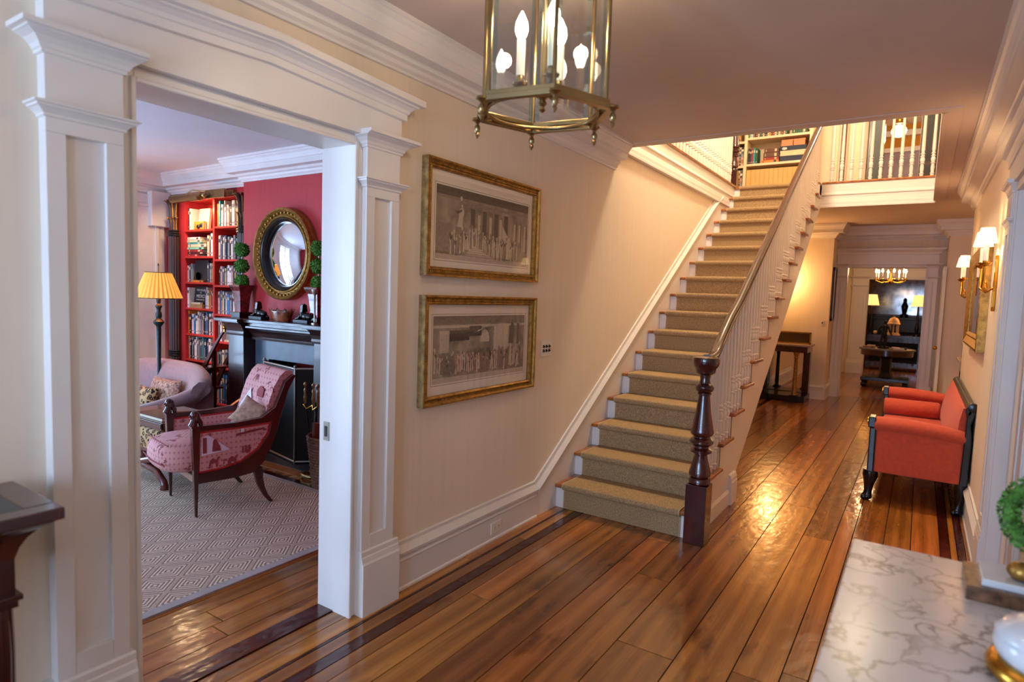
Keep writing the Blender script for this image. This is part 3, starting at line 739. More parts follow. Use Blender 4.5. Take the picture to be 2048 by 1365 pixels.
obj('handrail', G().tube([(1.03, 8.66, H2 + .86), (2.23, 8.66, H2 + .86)], .032, 12, flat=.9), RAILW, ub2, smooth=50)
obj('end_post', G().box(2.215, 2.25, 8.63, 8.69, H2 + .02, H2 + .9), MAHOG2, ub2)

# upstairs shell
g = G().box(-1.9, -1.8, 3.0, 14, H2, 5.7).box(2.9, 3.0, 3.0, 14, H2, 5.7).box(-1.9, 3.0, 2.9, 3.0, H2, 5.7)
g.box(-1.8, .98, 10.6, 10.7, H2, 5.7).box(1.06, 1.35, 10.6, 10.7, H2, 5.7).box(1.99, 2.9, 10.6, 10.7, H2, 5.7).box(.98, 1.06, 10.6, 10.7, 5.1, 5.7).box(1.35, 1.99, 10.6, 10.7, 5.1, 5.7).box(.9, 1.1, 11.2, 11.3, H2, 5.7)
struct('wall_upstairs', g, CREAM)
struct('wall_upper_room', G().box(.9, 2.9, 13.5, 13.6, 4.43, 5.7).box(.9, .95, 10.7, 13.5, H2, 5.7), plain('ochre_wall', '#c98a2a', .8))
struct('trim_20', G().box(.9, 2.9, 13.44, 13.5, 4.40, 4.48).box(.9, 2.9, 13.4, 13.5, 4.68, 4.78), WHITE)
struct('wall_upper_dado', G().box(.9, 2.9, 13.5, 13.6, H2, 4.43), plain('lavender_wall', '#a69cae', .8))
struct('ceiling_upstairs', G().box(-1.9, 3.0, 2.9, 14, 5.7, 5.8).box(.95, 2.9, 10.7, 13.5, 4.9, 4.95), plain('upper_ceiling', '#ece2d2', .8))
struct('floor_upstairs', G().box(-1.9, -.16, 3.0, 14, H2 - .01, H2 + .01).box(-1.9, 3, 8.75, 14, H2 - .01, H2 + .01), OAK)
CRD = plain('cream_door_paint', '#e2cfae', .45, var=.02)
for a, b_, nm in ((.45, .96, 6), (1.10, 1.34, 7)):
    d = struct('door_%d' % nm, G().box(a, b_, 10.54, 10.6, H2, 5.2), CRD)
    obj('panel_moulding', G().box(a + .06, a + .08, 10.52, 10.54, H2 + .1, 5.0).box(b_ - .08, b_ - .06, 10.52, 10.54, H2 + .1, 5.0), WHITE, d)
cb = thing('tall_cabinet', 'dark tall cabinet upstairs beyond the right end of the far balustrade', 'cabinet', (2.3, 10.35, H2))
obj('body', G().box(2.0, 2.6, 10.2, 10.5, H2, 4.9), DKWOOD, cb)
obj('glazed_panel', G().box(2.07, 2.2, 10.19, 10.2, H2 + .5, 4.8).box(2.07, 2.2, 10.19, 10.2, H2 + .1, H2 + .44), plain('smoky_glass', '#30343c', .15), cb)
cb2 = thing('tall_cabinet', 'dark narrow cabinet upstairs, left of the lit room', 'cabinet', (1.44, 10.5, H2))
obj('body', G().box(1.37, 1.56, 10.35, 10.58, H2, 4.9), DKWOOD, cb2)
obj('door_panel', G().box(1.4, 1.53, 10.34, 10.35, H2 + .1, 4.8), plain('green_black_paint', '#20241c', .4), cb2)
gl = thing('ceiling_lamp', 'white glass globe ceiling lamp glowing in the upstairs room', 'ceiling lamp', (1.66, 12, 4.33))
obj('globe', G().ball(1.66, 12, 4.43, .11, .11, .10, 20), GLOBE, gl, smooth=60)
obj('rose', G().lathe(1.66, 12, [(.09, 4.54), (.1, 4.56), (.1, 4.6), (.02, 4.62), (.02, 4.9)], 20), BRASS, gl, smooth=40)

# ------------------------------------------------------------------ BOOKS
PAGE = plain('page_block', '#d8cbb0', .9, var=.05)
BC = {'white': '#dcd4ca', 'ivory': '#cdbb9c', 'navy': '#1c2a4a', 'black': '#16151a', 'slate': '#4a525e', 'grey': '#8a8c92', 'blue': '#3a76b0', 'red': '#8e1f22', 'maroon': '#4c1618', 'tan': '#a87c50',
      'teal': '#2a8a90', 'lavender': '#9a90b0', 'pink': '#c09a96', 'orange': '#cf7a22', 'green': '#1f5238', 'yellow': '#c8a030', 'brown': '#5a3320', 'mint': '#7cc0a0'}
BM = {k: plain('book_cloth_' + k, v, .55, var=.05, vs=25) for k, v in BC.items()}
ORD = ['first', 'second', 'third', 'fourth', 'fifth', 'sixth', 'seventh', 'eighth', 'ninth', 'tenth', 'eleventh', 'twelfth', 'thirteenth', 'fourteenth', 'fifteenth', 'sixteenth', 'seventeenth', 'eighteenth', 'nineteenth', 'twentieth',
       'twenty-first', 'twenty-second', 'twenty-third', 'twenty-fourth']
def book_g(t, d, h):
    c = .0025
    g = G().box(0, c, 0, d, 0, h).box(t - c, t, 0, d, 0, h).box(c, t - c, -.002, c, 0, h, 0)
    g.box(c, t - c, c, d - .006, .004, h - .005, 1)
    if h > .18: g.box(t * .18, t * .82, -.0032, -.002, h * .72, h * .86, 2).box(t * .25, t * .75, -.0032, -.002, h * .12, h * .16, 2)
    return g
def place_book(x, y, z, t, d, h, col, label, group, lean=0, flat=False):
    g = book_g(t, d, h)
    band = BM['ivory'] if col in ('navy', 'black', 'slate', 'red', 'maroon', 'blue', 'green', 'brown', 'teal') else BM[rnd.choice(('slate', 'navy', 'maroon'))]
    if flat:   # spine forwards, lying down: thickness becomes height
        g.map(lambda a, b, c: (c, b, a))
    if lean: g.xf(Matrix.Rotation(lean, 4, 'Y'))
    g.map(lambda a, b, c: (a + x, b + y, c + z))
    o = obj('book', g, [BM[col], PAGE, band])
    return tag(o, label, 'book', group)
def upright_row(xa, xb, y, z, hr, cols, where, group, tr=(.018, .042), d=.17, start=0):
    x = xa; i = 0
    while i < len(cols):
        t = rnd.uniform(*tr); 
        if x + t > xb: break
        h = rnd.uniform(*hr); c = cols[i]
        sz = 'thick' if t > sum(tr) / 2 + .006 else ('slim' if t < sum(tr) / 2 - .006 else 'medium')
        place_book(x, y + rnd.uniform(0, .015), z, t - .0012, d, h, c, '%s %s book, %s from left %s' % (sz, c, ORD[i + start], where), group)
        x += t; i += 1
    return x
def rc(n, pal): return [rnd.choice(pal) for _ in range(n)]
# ------------------------------------------------------------------ UPSTAIRS BOOKCASE
ubc = thing('bookcase', 'cream painted bookcase at the head of the stairs, full of books and boxes', 'bookcase', (.2, 9.75, H2))
BY = 9.6
g = G().box(-.175, -.135, BY, BY + .3, H2, 5.2).box(-.45, -.42, BY, BY + .3, H2, 5.2).box(.70, .74, BY, BY + .3, H2, 5.2)
obj('upright', g, CRD, ubc)
obj('back_panel', G().box(-.45, .74, BY + .3, BY + .32, H2, 5.2), CRD, ubc)
for z in (3.56, 3.94, 4.3): obj('shelf', G().box(-.135, .70, BY, BY + .3, z, z + .032), CRD, ubc)
for z in (3.545, 3.90, 4.3): obj('shelf', G().box(-.42, -.175, BY, BY + .3, z, z + .03), CRD, ubc)
obj('base', G().box(-.42, .70, BY + .01, BY + .3, H2 + .02, H2 + .1), CRD, ubc)
BOXT = plain('tan_card_box', '#d8ae6c', .8, var=.04)
for i in range(13):
    g = G().box(0, .0605, 0, .24, 0, .35).box(.025, .036, -.002, 0, .06, .075, 1)
    g.map(lambda a, b, c, i=i: (a - .128 + i * .063, b + BY + .02, c + H2 + .1))
    tag(obj('archive_box', g, [BOXT, DARKSLOT], bev=.003), 'tan card magazine box, %s from the left on the bottom shelf upstairs' % ORD[i], 'storage box', 'tan magazine boxes on the bottom shelf upstairs')
us = 'on the middle shelf of the upstairs bookcase'
xx = upright_row(-.125, .05, BY + .03, 3.592, (.2, .24), ['black', 'navy', 'red', 'teal', 'green'], us, 'upright books on the upstairs middle shelf', (.022, .04))
for i, (c, a, b_, hh) in enumerate((('orange', .06, .305, .045), ('red', .09, .305, .035), ('brown', .09, .30, .07), ('brown', .10, .30, .06))):
    z = 3.592 + sum(q[3] for q in (('', 0, 0, .045), ('', 0, 0, .035), ('', 0, 0, .07), ('', 0, 0, .06))[:i])
    place_book(a, BY + .03, z, hh - .002, .2, b_ - a, c, '%s volume lying flat, %s from the bottom, pile on the upstairs middle shelf' % (c, ORD[i]), 'books lying flat on the upstairs middle shelf', flat=True)
bxm = {'navy': plain('navy_box', '#1e2a44', .6), 'cream': plain('cream_box', '#d8c8a4', .6), 'salmon': plain('salmon_box', '#d08a62', .7)}
for i, (c, a, b_, z0, z1) in enumerate((('navy', .32, .66, 3.592, 3.672), ('cream', .32, .66, 3.674, 3.745), ('navy', .315, .66, 3.747, 3.81), ('salmon', .33, .48, 3.812, 3.9), ('salmon', .49, .64, 3.812, 3.9))):
    g = G().box(a, b_, BY + .03, BY + .26, z0, z1 - .012).box(a - .003, b_ + .003, BY + .027, BY + .263, z1 - .022, z1)
    o = obj('storage_box', g, bxm[c])
    if c == 'navy' and i == 2: obj('oval_label', G().lathe(0, 0, [(.0, 0), (.022, 0), (.022, .002)], 16).map(lambda x, y, z: (x * 1.6 + .375, BY + .026 - z, y * .8 + 3.775)), BM['white'], o)
    lab = ['dark navy document box at the bottom of the pile upstairs', 'cream document box between two navy boxes upstairs', 'navy document box with a pale oval label upstairs',
           'salmon box on the navy box upstairs, left one of two', 'salmon box on the navy box upstairs, right one of two'][i]
    tag(o, lab, 'storage box', 'boxes piled on the upstairs middle shelf')
upright_row(-.12, .44, BY + .03, 3.974, (.17, .26), ['mint', 'white', 'grey', 'brown', 'brown', 'ivory', 'slate', 'green', 'ivory', 'maroon', 'navy', 'ivory', 'yellow', 'maroon', 'red', 'ivory', 'green', 'white', 'tan', 'brown', 'ivory', 'green'],
            'on the upstairs upper shelf', 'books on the upstairs upper shelf', (.02, .03))
place_book(.46, BY + .03, 3.974, .07, .2, .2, 'green', 'green album lying flat at the right of the upstairs upper shelf', 'books on the upstairs upper shelf', flat=True)
for r_, (za, hh) in enumerate(((H2 + .1, .40), (3.577, .3))):
    z = za; i = 0
    for c in [['tan', 'slate', 'yellow', 'grey', 'tan', 'pink', 'brown', 'white', 'slate'], ['ivory', 'tan', 'pink', 'grey', 'slate', 'white', 'black']][r_]:
        t = rnd.uniform(.03, .05)
        if z + t > za + hh: break
        place_book(-.41, BY + .03, z, t - .002, .2, .22, c, '%s book lying flat, %s from the bottom, %s pile left of the upstairs bookcase' % (c, ORD[i], ('lower', 'upper')[r_]), 'piled books at the left of the upstairs bookcase', flat=True)
        z += t; i += 1
upright_row(-.40, -.2, BY + .03, 3.93, (.2, .26), ['white', 'black', 'tan', 'tan', 'ivory'], 'in the narrow left bay upstairs', 'upright books in the narrow left bay upstairs', (.03, .05))

# ------------------------------------------------------------------ LIBRARY BOOKCASE
FY = 3.84
lb = thing('bookcase', 'red painted alcove bookcase between dark palm columns in the library', 'bookcase', (-4.3, 4.0, 0))
obj('back_panel', G().box(-4.93, -3.66, 4.12, 4.14, .1, 2.5), REDPAINT, lb)
obj('side_panel', G().box(-5.3, -4.905, FY + .0, 4.14, 0, 2.5), RED, lb)
obj('side_panel', G().box(-3.72, -3.60, FY + .0, 4.14, 0, 2.5), RED, lb)
obj('divider', G().box(-4.335, -4.305, FY, 4.12, .2, 2.5), REDPAINT, lb)
obj('head_board', G().box(-4.93, -3.70, FY, 4.12, 2.485, 2.5), REDPAINT, lb)
obj('base_board', G().box(-4.92, -3.68, FY - .01, 4.12, 0, .16), LIBTRIM, lb)
LZ = [2.165, 1.865, 1.575, 1.28, .985, .69, .24]; RZ = [2.185, 1.83, 1.55, 1.235, .935, .65, .24]
for z in LZ: obj('shelf', G().box(-4.905, -4.335, FY, 4.12, z - .022, z), REDPAINT, lb, bev=.003)
for z in RZ: obj('shelf', G().box(-4.305, -3.72, FY, 4.12, z - .022, z), REDPAINT, lb, bev=.003)
SY = FY + .025
cool = ['white', 'grey', 'slate', 'navy', 'black', 'lavender', 'ivory', 'white', 'pink', 'blue', 'maroon']
SN = ['top', 'second', 'third', 'fourth', 'fifth', 'sixth', 'bottom']
def lrow(bay, lv, xa, xb, hr, cols, start=0):
    z = (LZ if bay == 'left' else RZ)[lv]
    return upright_row(xa, xb, SY, z + .0005, hr, cols, 'on the %s shelf, %s bay, library' % (SN[lv], bay), 'books on the %s shelf of the library bookcase, %s bay' % (SN[lv], bay), start=start)
# right bay
lrow('right', 0, -4.29, -3.79, (.2, .28), ['orange', 'teal', 'white', 'white', 'ivory', 'white', 'pink', 'tan', 'black', 'white', 'ivory', 'red', 'navy', 'yellow', 'navy', 'red', 'white', 'slate', 'grey'])
x = lrow('right', 1, -4.29, -3.93, (.22, .27), ['ivory', 'lavender', 'slate', 'white', 'grey', 'navy', 'grey', 'black', 'white', 'grey', 'slate', 'grey'])
place_book(-3.86, SY, RZ[1], .02, .17, .23, 'mint', 'pale book leaning against its neighbours on the second shelf, right bay, library', 'books on the second shelf of the library bookcase, right bay', lean=-.35)
lrow('right', 2, -4.26, -3.74, (.18, .23), ['black', 'pink', 'slate', 'ivory', 'grey', 'white', 'white', 'pink', 'navy', 'yellow', 'navy', 'blue', 'white', 'tan', 'grey', 'slate', 'white', 'blue'])
lrow('right', 3, -4.30, -3.74, (.2, .26), ['white', 'pink', 'blue', 'tan', 'ivory', 'navy', 'white', 'blue', 'grey', 'maroon', 'white', 'white', 'slate', 'white', 'grey', 'navy', 'white'])
lrow('right', 4, -4.29, -4.18, (.22, .25), ['grey', 'slate', 'white', 'lavender'])
def faceout(x0, x1, y, z, h, col, label, lines, tcol, tilt=.1, group=None):
    r = thing('display_book', label, 'book', ((x0 + x1) / 2, y, z))
    g = G().box(x0 - r.location.x, x1 - r.location.x, 0, .028, 0, h)
    g2 = G().box(x0 - r.location.x + .004, x1 - r.location.x - .004, .003, .025, .004, h + .0003)
    R = Matrix.Rotation(-tilt, 4, 'X')
    g.xf(R); g2.xf(R)
    obj('cover', g, BM[col] if col in BM else col, r, world=False); 
    for i, (txt, sz, dz) in enumerate(lines):
        cu = bpy.data.curves.new('title', 'FONT'); cu.body = txt; cu.size = sz; cu.align_x = 'CENTER'; cu.extrude = .0003; cu.materials.append(tcol)
        tmp = bpy.data.objects.new('tmp', cu); COL.objects.link(tmp); bpy.context.view_layer.update()
        me = bpy.data.meshes.new_from_object(tmp.evaluated_get(bpy.context.evaluated_depsgraph_get())); bpy.data.objects.remove(tmp)
        o = bpy.data.objects.new('title_lettering', me); COL.objects.link(o); o.parent = r; o['kind'] = 'stuff'
        p = R @ Vector((0, -.0015, dz)); o.location = p; o.rotation_euler = (PI / 2 - tilt, 0, 0)
    return r
faceout(-4.15, -3.94, SY + .01, RZ[4], .235, plain('grey_green_cover', '#77776a', .6), 'grey display book titled POETRY BOOK facing out on the right bay', [('POETRY', .036, .175), ('BOOK', .036, .13)], BM['black'])
place_book(-4.14, SY - .03 + .02, RZ[4], .02, .1, .26, 'ivory', 'cream book lying flat in front of the grey display book', 'loose books in the right bay', flat=True)
# bottom right
z = RZ[5]
for i, (c, t, w_) in enumerate((('black', .045, .3), ('maroon', .03, .28), ('slate', .04, .26), ('white', .025, .2))):
    place_book(-4.06, SY, z, t - .002, .2, w_, c, '%s book lying flat, %s from the bottom of the sixth shelf pile, right bay' % (c, ORD[i]), 'books piled on the sixth shelf, right bay', flat=True); z += t
lrow('right', 5, -4.3, -4.1, (.16, .2), ['grey', 'black', 'slate', 'ivory', 'grey', 'black'])
lrow('right', 6, -4.3, -3.74, (.24, .34), ['white', 'blue', 'white', 'black', 'blue', 'blue', 'navy', 'black', 'blue', 'slate', 'black', 'red', 'white', 'yellow', 'teal', 'white', 'grey'])
# left bay
lrow('left', 0, -4.88, -4.80, (.24, .27), ['black', 'white', 'white', 'ivory'])
faceout(-4.73, -4.52, SY + .03, LZ[0], .24, 'ivory', 'cream display book with an orange band facing out on the top shelf', [], BM['black'])
place_book(-4.74, SY - .005, LZ[0], .09, .03, .2, 'orange', 'orange book standing in front of the cream display book', 'loose books on the top shelf, left bay', flat=True)
frog = thing('ornament', 'small black figure ornament on the top shelf of the left bay', 'ornament', (-4.63, SY - .015, LZ[0]))
obj('body', G().ball(-4.65, SY - .012, LZ[0] + .03, .03, .012, .025).ball(-4.6, SY - .012, LZ[0] + .045, .02, .01, .02), BLACK, frog, smooth=50)
z = LZ[1]
for i, (c, t, w_) in enumerate((('red', .028, .22), ('maroon', .022, .36), ('red', .03, .3), ('mint', .025, .34), ('ivory', .035, .38), ('teal', .02, .3), ('ivory', .03, .3), ('white', .03, .26))):
    place_book(-4.9 + rnd.uniform(0, .02), SY, z, t - .002, .2, w_, c, '%s book lying flat, %s from the bottom of the second shelf pile, left bay' % (c, ORD[i]), 'books piled on the second shelf, left bay', flat=True); z += t
lrow('left', 1, -4.49, -4.34, (.22, .27), ['ivory', 'slate', 'white', 'grey', 'white'])
lrow('left', 2, -4.9, -4.8, (.18, .21), ['pink', 'slate', 'grey', 'slate', 'pink'])
db = faceout(-4.79, -4.52, SY + .01, LZ[2], .25, 'black', 'black display book with a pale figure facing out on the third shelf', [], BM['pink'])
obj('cover_picture', G().ball(0, 0, 0, .05, .002, .045).map(lambda x, y, z: (x - .03, -.005, z + .07)), BM['pink'], db, world=False)
place_book(-4.79, SY - .015, LZ[2], .022, .02, .24, 'orange', 'orange book lying flat before the black display book', 'loose books on the third shelf, left bay', flat=True)
lrow('left', 2, -4.49, -4.34, (.18, .22), ['slate', 'white', 'grey', 'tan', 'white'])
lrow('left', 3, -4.9, -4.84, (.21, .24), ['white', 'slate'])
faceout(-4.83, -4.575, SY + .03, LZ[3], .25, 'black', 'black display book titled THE HOUSE OF MEDICI facing out on the fourth shelf',
        [('THE HOUSE', .034, .195), ('OF', .026, .168), ('MEDICI', .052, .12), ('ITS RISE AND FALL', .02, .09)], BM['white'])
mt_ = thing('magnifier_box', 'small cream box with gilt trim before the black display book', 'box', (-4.7, SY - .012, LZ[3]))
obj('body', G().box(-4.82, -4.58, SY - .01, SY + .02, LZ[3], LZ[3] + .045), BM['tan'], mt_); obj('lid', G().box(-4.79, -4.61, SY - .014, SY + .018, LZ[3] + .045, LZ[3] + .065), BM['ivory'], mt_)
lrow('left', 3, -4.54, -4.34, (.2, .24), ['lavender', 'white', 'ivory', 'orange', 'red', 'red', 'pink', 'white'])
lrow('left', 4, -4.9, -4.34, (.2, .26), ['orange', 'maroon', 'pink', 'white', 'blue', 'slate', 'white', 'ivory', 'grey', 'pink', 'black', 'navy', 'blue', 'slate', 'white', 'maroon', 'pink', 'maroon', 'white'])
lrow('left', 5, -4.9, -4.34, (.2, .26), ['tan', 'pink', 'black', 'grey', 'black', 'white', 'white', 'slate', 'grey', 'navy', 'slate', 'teal', 'grey', 'navy', 'slate', 'white', 'white', 'slate'])
lrow('left', 6, -4.9, -4.34, (.26, .36), rc(20, cool))

# palm columns
PALMW = wood('palm_column_wood', '#26100a', '#4e2618', .42, (8, 8, 2), 0)
def palm(x, label, r=.085):
    c = thing('palm_column', label, 'column', (x, FY - .03, 0), 0)
    y = FY - .03
    g = G()
    for i in range(9):
        a = PI + PI * i / 8; g.tube([(x + .072 * math.cos(a) * r / .11, y + .06 * math.sin(a), .02), (x + .072 * math.cos(a) * r / .11, y + .06 * math.sin(a), 2.12)], .017, 6)
    obj('reeded_shaft', g.box(x - .05, x + .05, y - .03, y + .04, 0, 2.12), PALMW, c, smooth=50)
    g = G()
    for z in (.72, .745, .77, 1.42, 1.445, 1.47, 2.10, 2.125, 2.15):
        pts = [(x + .074 * math.cos(PI + PI * i / 10), y + .075 * math.sin(PI + PI * i / 10), z) for i in range(11)]
        g.tube(pts, .013, 6)
    obj('band', g, BLACK, c, smooth=50)
    for tier, (z0, z1, out, n_) in enumerate(((2.15, 2.30, .035, 6), (2.26, 2.49, .07, 5))):
        for i in range(n_):
            a = PI + PI * (i + .5) / n_
            dx, dy = math.cos(a), math.sin(a) * .85
            pts = []; rs = []
            for s_ in range(8):
                u_ = s_ / 7; rr = .045 + out * u_ ** 2.4; zz = z0 + (z1 - z0) * math.sin(u_ * PI / 2 * 1.02)
                pts.append((x + dx * rr, y + dy * rr, zz)); rs.append(.026 - .006 * u_)
            rs[-1] = .008
            lf = obj('palm_leaf', G().tube(pts, rs, 8, flat=.5), PALMW, c, smooth=60)
            obj('gilt_rib', G().tube([(p[0] + dx * .013, p[1] + dy * .013 - .004, p[2]) for p in pts], .006, 5), GILT, lf)
    return c
palm(-5.05, 'dark reeded column with palm leaf capital left of the red bookcase'); palm(-3.70, 'dark reeded column with palm leaf capital beside the chimney breast', .08)
pl = thing('picture_light', 'long brass picture light above the red bookcase', 'picture light', (-4.35, 3.7, 2.5))
obj('shade', G().tube([(-4.80, 3.64, 2.475), (-4.79, 3.64, 2.475), (-4.24, 3.64, 2.475), (-4.235, 3.64, 2.475)], [.03, .043, .043, .03], 16), ANTB, pl, smooth=50)
obj('arm', G().tube([(-4.5, 3.64, 2.52), (-4.45, 3.68, 2.56), (-4.2, 3.84, 2.54)], .008, 8).ball(-4.2, 3.66, 2.49, .028), ANTB, pl, smooth=50)
obj('backplate', G().box(-4.25, -3.93, 3.82, 3.86, 2.505, 2.555).box(-4.25, -3.9, 3.7, 3.73, 2.46, 2.55), ANTB, pl, bev=.004)
lamp('picture_light_bulb', 'AREA', (-4.5, 3.64, 2.43), 9, (1, .66, .36), .55, (.45, 0, 0), .05)
# ------------------------------------------------------------------ LIBRARY: FIREPLACE AND MANTEL
MANTEL = wood('polished_mantel_wood', '#1c0b0a', '#301412', .34, (10, 3, 3), .25)
fp = thing('fireplace', 'dark wood fireplace surround with slate hearth in the red library', 'fireplace', (-2.6, 3.6, 0))
XA, XB = -3.44, -1.84
for a in (XA, XB - .34):
    b_ = a + .34
    g = G().prism([(a + .03, .0), (b_ - .03, .0), (b_ - .05, 1.10), (a + .05, 1.10)], 'y', 3.44, 3.70)
    obj('jamb_post', g, MANTEL, fp, bev=.004)
    cz = [(3.70, 1.08), (3.43, 1.08), (3.425, 1.10), (3.43, 1.12), (3.42, 1.15), (3.40, 1.185), (3.37, 1.205), (3.37, 1.212), (3.70, 1.212)]
    obj('console_bracket', G().prism(cz, 'x', a + .03, b_ - .03), MANTEL, fp)
obj('mantel_shelf', G().box(XA - .04, XA + .345, 3.34, 3.70, 1.212, 1.24).box(XA + .345, XB - .345, 3.40, 3.70, 1.212, 1.24).box(XB - .345, XB + .04, 3.34, 3.70, 1.212, 1.24), MANTEL, fp, bev=.003)
fr = [(3.70, 1.05), (3.50, 1.05), (3.495, 1.07), (3.50, 1.078), (3.485, 1.11), (3.46, 1.14), (3.43, 1.16), (3.43, 1.175), (3.45, 1.18), (3.45, 1.212), (3.70, 1.212)]
obj('frieze_moulding', G().prism(fr, 'x', XA + .33, XB - .33), MANTEL, fp)
BLUESL = plain('blue_grey_slate_slip', '#46525f', .4, var=.12, vs=7)
obj('slip', G().box(XA + .3, -2.93, 3.56, 3.60, 0, 1.05).box(-2.27, XB - .3, 3.56, 3.60, 0, 1.05).box(-2.93, -2.27, 3.56, 3.60, .87, 1.05), BLUESL, fp)
obj('firebox', G().box(-2.93, -2.27, 4.0, 4.02, 0, .9).box(-2.95, -2.93, 3.6, 4.0, 0, .9).box(-2.27, -2.25, 3.6, 4.0, 0, .9).box(-2.93, -2.27, 3.6, 4.0, .87, .9), plain('sooty_brick', '#12100f', .9, var=.3, vs=20), fp)
obj('hearth', G().box(XA + .25, -1.93, 3.29, 4.0, 0, .012), SLATE, fp, bev=.002)
obj('hearth_border', G().box(XA + .15, -1.93, 3.19, 3.29, 0, .008).box(-1.93, -1.83, 3.19, 3.44, 0, .008), plain('hearth_border_oak', '#8a4e20', .4, var=.15), fp)
gr = obj('grate', G(), IRON, fp) if False else None
g = G()
for i in range(9): g.tube([(-2.85 + i * .062, 3.68, .1), (-2.85 + i * .062, 3.68, .3)], .009, 6)
g.tube([(-2.9, 3.68, .3), (-2.3, 3.68, .3)], .012, 6).tube([(-2.9, 3.68, .1), (-2.3, 3.68, .1)], .012, 6).box(-2.9, -2.88, 3.67, 3.69, 0, .35).box(-2.32, -2.3, 3.67, 3.69, 0, .35)
obj('grate', g, IRON, fp)
# rug
rg = thing('rug', 'beige woven rug with concentric diamond pattern and grey border in the library', 'rug', (-2.8, .9, 0))
obj('weave', G().box(-4.95, -.755, -1.4, 3.0, .0, .012), RUG, rg)
obj('border', G().box(-5.0, -.70, -1.45, -1.4, 0, .0125).box(-5.0, -.70, 3.0, 3.055, 0, .0125).box(-5.0, -4.95, -1.4, 3.0, 0, .0125).box(-.755, -.70, -1.4, 3.0, 0, .0125), RUGB, rg)

# round convex mirror (axis along -y)
mr = thing('convex_mirror', 'round gilded convex mirror with ball studded frame over the mantel', 'mirror', (-2.83, 3.70, 1.42))
def ylathe(prof, cx, cz, y0, n=48):   # prof (r, depth out of wall)
    return G().lathe(0, 0, prof, n).map(lambda x, y, z: (cx + x, y0 - z, cz + y))
mcx, mcz, my = -2.83, 1.86, 3.70
def ring(prof, n=48):
    g = G(); k = len(prof); vs = []; 
    for r, z in prof:
        for i in range(n):
            a = 2 * PI * i / n; vs.append((mcx + r * math.cos(a), my - z, mcz + r * math.sin(a)))
    fs = [(j * n + i, j * n + (i + 1) % n, ((j + 1) % k) * n + (i + 1) % n, ((j + 1) % k) * n + i) for j in range(k) for i in range(n)]
    return g.add(vs, fs)
obj('gilt_frame', ring([(.43, 0), (.43, .03), (.424, .05), (.432, .064), (.428, .09), (.415, .10), (.404, .092), (.395, .066), (.375, .052), (.362, .056), (.356, .072), (.346, .076), (.342, .06), (.342, 0)]), GILT, mr, smooth=40)
obj('black_slip', ring([(.342, .0), (.342, .062), (.333, .07), (.322, .064), (.316, .054), (.31, .05), (.302, .04), (.302, 0)]), BLACK, mr, smooth=40)
bl = G()
for i in range(46):
    a = 2 * PI * i / 46; bl.ball(mcx + .384 * math.cos(a), my - .064, mcz + .385 * math.sin(a), .015, n=8)
obj('ball_studs', bl, GILT, mr, smooth=60)['kind'] = 'stuff'
k = 10; pr = [(.303 * j / k, .055 * (1 - (j / k) ** 2) + .018) for j in range(k, -1, -1)]; pr[-1] = (.0005, pr[-1][1])
obj('convex_glass', ylathe(pr, mcx, mcz, my), MIRRORM, mr, smooth=80)

# leaf balls
def leaf_ball(g, cx, cy, cz, r, n, size, seed=1):
    q = random.Random(seed)
    for i in range(n):
        z = q.uniform(-1, 1); a = q.uniform(0, 2 * PI); s_ = math.sqrt(1 - z * z); d = Vector((s_ * math.cos(a), s_ * math.sin(a), z))
        p = Vector((cx, cy, cz)) + d * r * q.uniform(.82, 1.03)
        t = d.cross(Vector((q.uniform(-1, 1), q.uniform(-1, 1), q.uniform(-1, 1)))).normalized(); b_ = d.cross(t)
        u_ = (t * q.uniform(.5, 1) + d * q.uniform(.3, 1.2)).normalized() * size; v_ = b_ * size * .42
        g.add([p - v_ * .2, p + u_ * .5 + v_, p + u_, p + u_ * .5 - v_], [(0, 1, 2, 3)])
    return g
def topiary(cx, label):
    cy, z0 = 3.585, 1.24
    t = thing('topiary', label, 'topiary', (cx, cy, z0))
    def sq(prof, mt, nm): 
        g = G(); vs = []; k = len(prof)
        for r, z in prof: vs += [(cx - r, cy - r, z0 + z), (cx + r, cy - r, z0 + z), (cx + r, cy + r, z0 + z), (cx - r, cy + r, z0 + z)]
        fs = [(j * 4 + i, j * 4 + (i + 1) % 4, (j + 1) * 4 + (i + 1) % 4, (j + 1) * 4 + i) for j in range(k - 1) for i in range(4)] + [(0, 1, 2, 3), (4 * k - 4, 4 * k - 3, 4 * k - 2, 4 * k - 1)]
        return obj(nm, g.add(vs, fs), mt, t)
    sq([(.07, 0), (.07, .05), (.062, .055)], BLACK, 'base')
    sq([(.046, .055), (.05, .12), (.055, .2), (.064, .26), (.084, .30), (.088, .315), (.08, .32)], plain('mottled_red_tole', '#6a1c1a', .2, var=.5, vs=18, coat=.6), 'pot')
    obj('stem', G().tube([(cx, cy, z0 + .3), (cx + .004, cy, z0 + .7)], .008, 6), MAHOG2, t)
    for j, (dz, r) in enumerate(((.355, .070), (.505, .072), (.662, .073))):
        core = G().ball(cx, cy, z0 + dz, r * .84, n=12)
        leaf_ball(core, cx, cy, z0 + dz, r * .88, 620, .017, 5 + j)
        obj('leaf_ball', core, GREEN, t)
    return t
topiary(-3.40, 'triple ball boxwood topiary in a dark red pot left of the convex mirror')
topiary(-2.26, 'boxwood topiary right of the convex mirror, half hidden by the door jamb')
